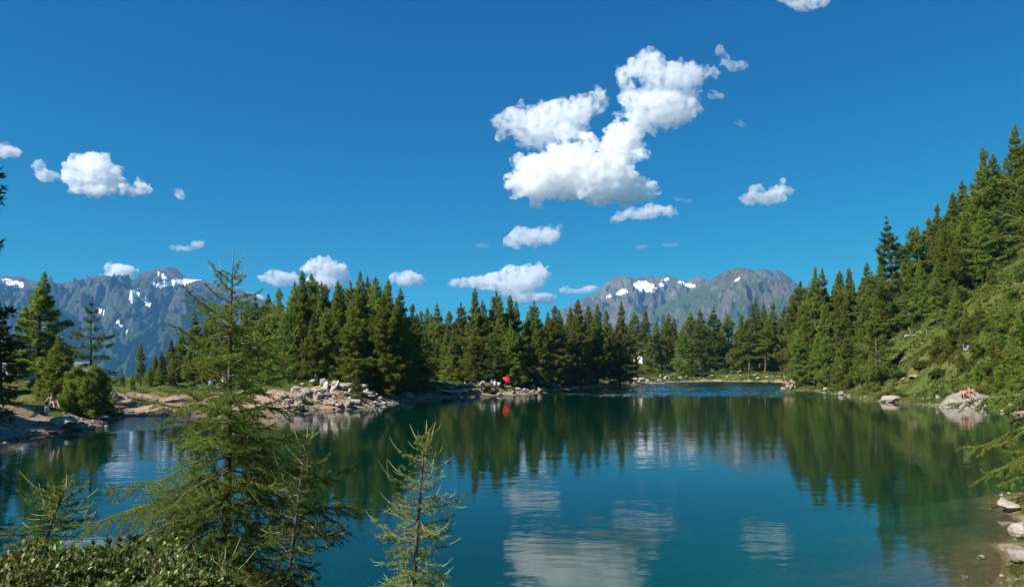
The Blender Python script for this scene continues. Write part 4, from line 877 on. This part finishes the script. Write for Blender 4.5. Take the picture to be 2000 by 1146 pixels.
def on_slab(dx, dy):
    dg = bpy.context.evaluated_depsgraph_get(); dg.update(); hit = sun_slab.evaluated_get(dg).ray_cast(Vector((dx, dy, 5)), Vector((0,0,-1)))
    return SLAB_XY[0]+dx, SLAB_XY[1]+dy, 0.12+(hit[1].z if hit[0] else 1.0)
person(*on_slab(-0.30, 0.95), -0.5, 'hug', (0.10,0.25,0.16), (0.08,0.05,0.06), 'person in dark green hunched over on the huge slab', 'people on the slab', bare=True)
person(*on_slab(0.05, 0.75), 0.1, 'sit', (0.50,0.17,0.11), (0.35,0.16,0.12), 'person in orange sitting lowest on the huge slab', 'people on the slab')
person(*on_slab(0.55, 1.15), 0.5, 'hug', (0.55,0.55,0.57), (0.45,0.48,0.52), 'person in white sitting with drawn-up knees on the huge slab', 'people on the slab', bare=True)
x, y = (967-CX)/F*100.5, 100.5; person(x, y, gz(x, y), 0.3, 'stand', (0.70,0.75,0.82), (0.12,0.14,0.22), 'person in pale blue top standing at the waterline by the green bush')
x, y = (1393-CX)/F*203, 203; person(x, y, gz(x, y), 0.1, 'stand', (0.45,0.45,0.52), (0.5,0.5,0.52), 'walker in grey standing on the far shore of the bay')
for dx, lb in ((0, 'person in pink sitting on the tip of the rock spit'), (1.0, 'second person in pink, sitting further along the rock spit')):
    x, y = (1533-CX)/F*121+dx, 120.5; person(x, y, 0.95+0.25*dx, 0.2, 'sit', (0.50,0.22,0.20), (0.40,0.18,0.18), lb, 'people on the rock spit', bare=dx > 0)
x, y = (88-CX)/F*45.5, 45.5; person(x, y, gz(x, y)+0.25, -0.6, 'sit', (0.75,0.72,0.70), (0.55,0.10,0.08), 'person in white and red beside the big dark block')
x, y = (103-CX)/F*46.8, 46.8; person(x, y, gz(x, y)+0.85, 0.9, 'sit', (0.72,0.52,0.48), (0.12,0.12,0.2), 'person sitting on top of the big dark block', bare=True)
x, y = (617-CX)/F*79, 79; person(x, y, gz(x, y)+0.1, 0.4, 'sit', (0.45,0.62,0.80), (0.7,0.7,0.72), 'person in light blue sitting at the back of the boulder pile')
x, y = (436-CX)/F*76, 76; person(x, y, gz(x, y), 0.2, 'stand', (0.75,0.72,0.72), (0.5,0.12,0.12), 'person in white walking behind the brown beach')
x, y = (411-CX)/F*78, 78; person(x, y, gz(x, y), -0.2, 'stand', (0.12,0.32,0.60), (0.2,0.2,0.25), 'person in blue walking behind the brown beach')
# red sun umbrella leaning on the boulder
x, y = (983-CX)/F*105, 105; e = empty('sun_umbrella', (x, y, gz(x, y)+0.1)); e.rotation_euler = (0.35, 0.55, 0)
cm = MB(); na = 8; rings = [(0.0,1.55),(0.3,1.5),(0.6,1.36),(0.78,1.18)]
for k in range(na):
    q = []
    for rr_, hh in rings:
        for a in (k*2*math.pi/na, (k+1)*2*math.pi/na): q.append((rr_*math.cos(a), rr_*math.sin(a), hh))
    c_ = MB(); c_.add(np.array(q), [f for i in range(3) for f in ([2*i,2*i+2,2*i+3],[2*i,2*i+3,2*i+1])]); link('canopy_panel', c_.mesh('canopy_panel'), cloth((0.70,0.03,0.04)), e)
    r_ = MB(); a = k*2*math.pi/na; r_.tube([(q_[0]*math.cos(a), q_[0]*math.sin(a), q_[1]-0.01) for q_ in rings], [0.008]*4, 4); link('rib', r_.mesh('rib'), M['deadwood'], e)
pm = MB(); pm.tube([(0,0,0),(0,0,0.8),(0,0,1.62)], [0.018,0.016,0.012], 6); link('pole', pm.mesh('pole'), M['deadwood'], e)
tag(e, 'open red sun umbrella tilted over the flat pale boulder', 'umbrella')

# ------------------------------------------------------------------ larches on the near bank, twig by twig
NT = [0]
def near_larch(label, foot, H, tip, env, nb, seed, fol, sp=0.0145, nl=0.031, nw=0.0056, nn=9, r0=0.05, tmin=0.04, shoot=0.5, thin=1.0, wood_mat='twig', droop=0.35, twig_gap=0.040):
    rng = np.random.default_rng(seed); root = empty('larch_tree', foot); fol = M[fol]
    tip = np.array(tip)-np.array(foot)
    env_t, env_r = zip(*sorted(env))
    wob = lambda t: np.array([math.sin(t*5+seed)*0.018*H*t*(1-t)*2, math.cos(t*4+seed)*0.012*H, 0])-np.array([0, math.cos(seed)*0.012*H, 0])
    axis = lambda t: tip*np.array([t**1.3, t**1.3, t])+wob(t)*(1-t)
    tt = np.linspace(0, 1, 22); b = MB(); b.tube([axis(t) for t in tt], r0*(1-tt)**0.9+0.004, 8); tr_ = b.mesh('trunk', True); link('trunk', tr_, M['bark'], root)
    # leader shoot
    for i in range(nb):
        t = tmin+(0.985-tmin)*((i+rng.random())/nb)**0.9; az = i*2.39996+rng.normal(0, 0.35); Lb = float(np.interp(t, env_t, env_r))*rng.uniform(0.55, 1.12)
        if Lb < 0.03: continue
        o = axis(t); hor = np.array([math.cos(az), math.sin(az), 0]); lat = np.array([-math.sin(az), math.cos(az), 0]); up = np.array([0,0,1.0])
        pitch = math.radians(-8+62*max(0, t-0.35)**1.1+rng.normal(0, 8)); s = np.linspace(0, 1, 9)
        cur = rng.normal(0, 0.12)
        pts = o+hor*(s*Lb*math.cos(pitch))[:,None]+lat*((cur*s**2+0.03*np.sin(s*9+i))*Lb)[:,None]+up*((s*math.sin(pitch)-droop*(1-t)*s**1.8+0.12*s**5+0.02*np.sin(s*11+i*2))*Lb)[:,None]
        wood = MB(); rb = r0*0.17*(Lb/max(env_r))**0.8+0.0025; wood.tube(pts, rb*(1-s*0.8)+0.0012, 5)
        shoots = MB(); tw = [(pts, 0.25)]
        cum = np.linspace(0, 1, max(3, int(Lb/twig_gap)))
        for j, u in enumerate(cum):
            u = min(0.97, max(0.10, u+rng.normal(0, 0.02)))
            c = np.array([np.interp(u, s, pts[:,k]) for k in range(3)]); tg = norm(np.array([np.interp(min(1, u+0.06), s, pts[:,k])-np.interp(u-0.06, s, pts[:,k]) for k in range(3)]))
            l = Lb*(0.40*(1-u)**0.8+0.09)*rng.uniform(0.4, 1.15); l = min(max(l, 0.04), 0.55)
            d_ = norm(tg*rng.uniform(0.5, 0.9)+lat*(1 if j % 2 else -1)*rng.uniform(0.5, 0.95)+up*rng.normal(-0.05-0.25*(1-t), 0.25))
            q = np.linspace(0, 1, 5); p = c+d_*(q*l)[:,None]+up*((-0.30*droop/0.35*q**2+0.16*q**4)*l)[:,None]+rng.normal(0, 0.012*l, (5,3))*q[:,None]
            wood.tube(p, 0.0036*(1-q*0.6)*(0.6+l), 3); tw.append((p, 0.04))
            if l > 0.16:
                for v in np.arange(0.25, 0.9, 0.10/l*0.55):
                    c2 = np.array([np.interp(v, q, p[:,k]) for k in range(3)]); d2 = norm(d_*0.7+norm(np.cross(d_, up))*rng.choice([-1,1])*0.8+up*rng.normal(-0.2, 0.25)); l2 = l*rng.uniform(0.15, 0.36)
                    p2 = c2+d2*(np.array([0,0.5,1])*l2)[:,None]+up*(np.array([0,-0.05,-0.14])*l2)[:,None]; wood.tube(p2, [0.0018,0.0015,0.001], 3); tw.append((p2, 0.0))
            if rng.random() < shoot*0.22:
                e_ = p[-1]; ds = norm(d_+up*rng.uniform(0.0, 0.8)+rng.normal(0, 0.2, 3)); ll = rng.uniform(0.05, 0.12)*(nl/0.031); shoots.tube([e_, e_+ds*ll*0.5, e_+ds*ll+up*ll*0.15], [0.0028,0.0026,0.0016], 4)
        if rng.random() < shoot:
            e_ = pts[-1]; ds = norm(norm(pts[-1]-pts[-3])+up*rng.uniform(0.1, 0.7)); ll = rng.uniform(0.09, 0.2)*(nl/0.031); shoots.tube([e_, e_+ds*ll*0.5+rng.normal(0, 0.006, 3), e_+ds*ll+up*ll*0.12], [0.0036,0.0032,0.0018], 4)
        # needle tufts
        PP, TT = [], []
        for p, u0 in tw:
            sg = np.linalg.norm(np.diff(p, axis=0), axis=1); cl_ = np.concatenate([[0], np.cumsum(sg)]); n = int(cl_[-1]*(1-u0)/sp*thin)
            if n < 1: continue
            u = cl_[-1]*(u0+(1-u0)*(np.arange(n)+rng.random(n))/n); PP.append(np.stack([np.interp(u, cl_, p[:,k]) for k in range(3)], 1)); TT.append(np.tile(norm(p[-1]-p[0]), (n,1)))
        br = link('branch', wood.mesh('branch', True), M[wood_mat], root)
        if PP:
            PP = np.concatenate(PP); TT = np.concatenate(TT); n = len(PP)
            ax = norm(rng.normal(size=(n,3))+up*0.8+TT*0.3); C = np.repeat(PP, nn, 0); A = np.repeat(ax, nn, 0); Dv = norm(A*0.55+rng.normal(0, 0.62, (n*nn,3))+np.repeat(TT, nn, 0)*0.25)
            V = blades(C, Dv, nl*rng.uniform(0.65, 1.2, n*nn), np.full(n*nn, nw), rng)
            NT[0] += n*nn; tag(link('needles', new_mesh('needles', V, np.arange(len(V)).reshape(-1,3)), fol, br), kind='stuff')
        if shoots.v: tag(link('shoots', shoots.mesh('shoots', True), M['shoot'], br), kind='stuff')
    ld = MB(); e_ = axis(1.0); l_ = 0.022*H+0.06; ld.tube([e_-[0,0,0.02], e_+[0.004,0,l_*0.5], e_+[0,0,l_]], [0.006,0.005,0.002], 5); link('leader', ld.mesh('leader', True), M['shoot'], root)
    return tag(root, label, 'tree', 'larches on the near bank')
def stand_at(px_foot, d, zf=None):
    x = (px_foot-CX)/F*d; return (x, d, gz(x, d)-0.03)
f = stand_at(432, 8.6); tp = at(455, 512, 8.6)
near_larch('largest lakeside larch, its dark trunk rising from the near bank', f, tp[2]-f[2], tp, [(0.0,0.9),(0.12,1.3),(0.3,1.70),(0.45,1.70),(0.57,1.2),(0.66,1.02),(0.76,0.95),(0.86,0.74),(0.93,0.42),(1.0,0.05)], 98, 11, 'larch_near', r0=0.066, thin=0.82)
f = stand_at(545, 8.0); tp = at(600, 850, 8.0)
near_larch('dark green young larch growing close beside the largest one', f, tp[2]-f[2], tp, [(0.0,0.75),(0.2,0.80),(0.45,0.66),(0.65,0.48),(0.85,0.30),(0.95,0.16),(1.0,0.03)], 64, 23, 'larch_dark', r0=0.034, shoot=0.7)
f = stand_at(795, 7.0); tp = at(833, 842, 7.0)
near_larch('pale yellow green young larch standing alone against the water', f, tp[2]-f[2], tp, [(0.0,0.55),(0.25,0.60),(0.5,0.52),(0.7,0.42),(0.85,0.28),(0.95,0.14),(1.0,0.03)], 74, 31, 'larch_pale', r0=0.030, shoot=0.85, thin=0.85, droop=0.25)
f = stand_at(50, 5.4); tp = at(130, 945, 5.4)
near_larch('leaning thin larch sapling rising out of the rhododendrons', f, tp[2]-f[2], tp, [(0.0,0.30),(0.25,0.42),(0.5,0.40),(0.75,0.28),(0.92,0.15),(1.0,0.03)], 44, 41, 'larch_near', r0=0.015, shoot=0.6, thin=1.15, droop=0.15)
f = stand_at(455, 6.0); tp = at(440, 1085, 6.0)
near_larch('little larch seedling under the largest larch', f, tp[2]-f[2], tp, [(0.0,0.22),(0.5,0.2),(0.9,0.1),(1.0,0.02)], 26, 43, 'larch_near', r0=0.010, shoot=0.8, thin=0.9, droop=0.15)
f = (15.5, 20.0, gz(15.5, 20.0)-0.05); tp = np.array([15.7, 20.2, 12.2])
near_larch('tall larch whose branches hang in over the near right shore', f, tp[2]-f[2], tp, [(0.0,2.0),(0.15,2.7),(0.22,2.8),(0.3,2.2),(0.5,2.3),(0.7,1.8),(0.85,1.0),(1.0,0.05)], 120, 53, 'larch_near', sp=0.030, nl=0.06, nw=0.016, nn=8, r0=0.13, shoot=0.8, twig_gap=0.12)

# ------------------------------------------------------------------ rhododendrons on the near bank
def rhodo(px, py, d, w, label, seed, n=900):
    r = np.random.default_rng(seed); x, y, z = at(px, py, d); g_ = gz(x, y)-0.02; h = max(0.35, z-g_); e = empty('rhododendron', (x, y, g_)); nl_ = 9
    D_ = norm(r.normal(size=(n,3))); D_[:,2] = np.abs(D_[:,2]); lump = 1+0.22*vnoise3(D_*2.2+seed, seed)+0.12*vnoise3(D_*5+seed, seed+1)
    C = D_*(lump*(0.55+0.45*r.random(n)**0.4))[:,None]*np.array([w, w, h])*0.92
    ax = norm(D_*0.7+np.array([0,0,0.7])+r.normal(0, 0.25, (n,3)))
    A = np.repeat(ax, nl_, 0); C2 = np.repeat(C, nl_, 0); side = norm(np.cross(A, r.normal(size=(n*nl_,3)))); el = np.tile(np.linspace(0.15, 0.95, nl_), n)+r.normal(0, 0.12, n*nl_)
    Dv = norm(A*np.cos(el)[:,None]+side*np.sin(el)[:,None]); wd = norm(np.cross(Dv, A)); nn_ = np.cross(wd, Dv)
    l = r.uniform(0.034, 0.062, n*nl_)[:,None]; k = 0.125*l
    P = [C2, C2+Dv*l*0.35+wd*k, C2+Dv*l*0.75+wd*k*0.9-nn_*l*0.04, C2+Dv*l-nn_*l*0.10, C2+Dv*l*0.75-wd*k*0.9-nn_*l*0.04, C2+Dv*l*0.35-wd*k]
    V = np.stack(P, 1).reshape(-1,3); q = np.arange(n*nl_)[:,None]*6; T = np.concatenate([q+np.array([[0,1,5]]), q+np.array([[1,2,5]]), q+np.array([[2,4,5]]), q+np.array([[2,3,4]])])
    link('foliage', new_mesh('foliage', V, T, 3, True), M['shrub'], e)
    b = MB()
    for i in range(0, n, 3):
        c = C[i]; b.tube([c*0.05*np.array([1,1,0]), c*np.array([0.4,0.4,0.55]), c], [0.008,0.006,0.003], 3)
    link('stem', b.mesh('stem', True), M['bark'], e); return tag(e, label, 'shrub', 'rhododendrons on the near bank')
rhodo(15, 1058, 4.6, 0.62, 'leafy rhododendron by the foot of the leaning sapling', 3)
rhodo(120, 1075, 4.9, 0.60, 'glossy rhododendron directly behind the leaning sapling', 4)
rhodo(235, 1046, 5.6, 0.70, 'wide rhododendron between sapling and largest larch, topping the bank', 5, 980)
rhodo(330, 1075, 5.2, 0.58, 'shaded rhododendron under the boughs of the largest larch', 6)
rhodo(400, 1125, 4.9, 0.50, 'low dark rhododendron beside the larch seedling', 7, 560)
rhodo(170, 1125, 4.0, 0.55, 'low rhododendron lowest on the bank below the sapling', 8)
rhodo(30, 1130, 3.8, 0.55, 'small-leaved rhododendron in front of the leafy one', 9)
rhodo(300, 1140, 4.2, 0.50, 'sprawling rhododendron at the lower edge of the bank', 10)
# ------------------------------------------------------------------ mountain air
m, nt, N, L, out = mat('haze')
v = N.new('ShaderNodeVolumePrincipled'); v.inputs['Color'].default_value = (0.20,0.54,1.0,1); v.inputs['Density'].default_value = 0.000068; v.inputs['Anisotropy'].default_value = 0.0
L.new(v.outputs[0], out.inputs['Volume'])
b = MB(); b.box((0, 2900, 165), (5200, 4200, 537)); hz = link('haze', b.mesh('haze'), m); tag(hz, 'thin blue mountain air between lake and far peaks', 'haze', kind='stuff')
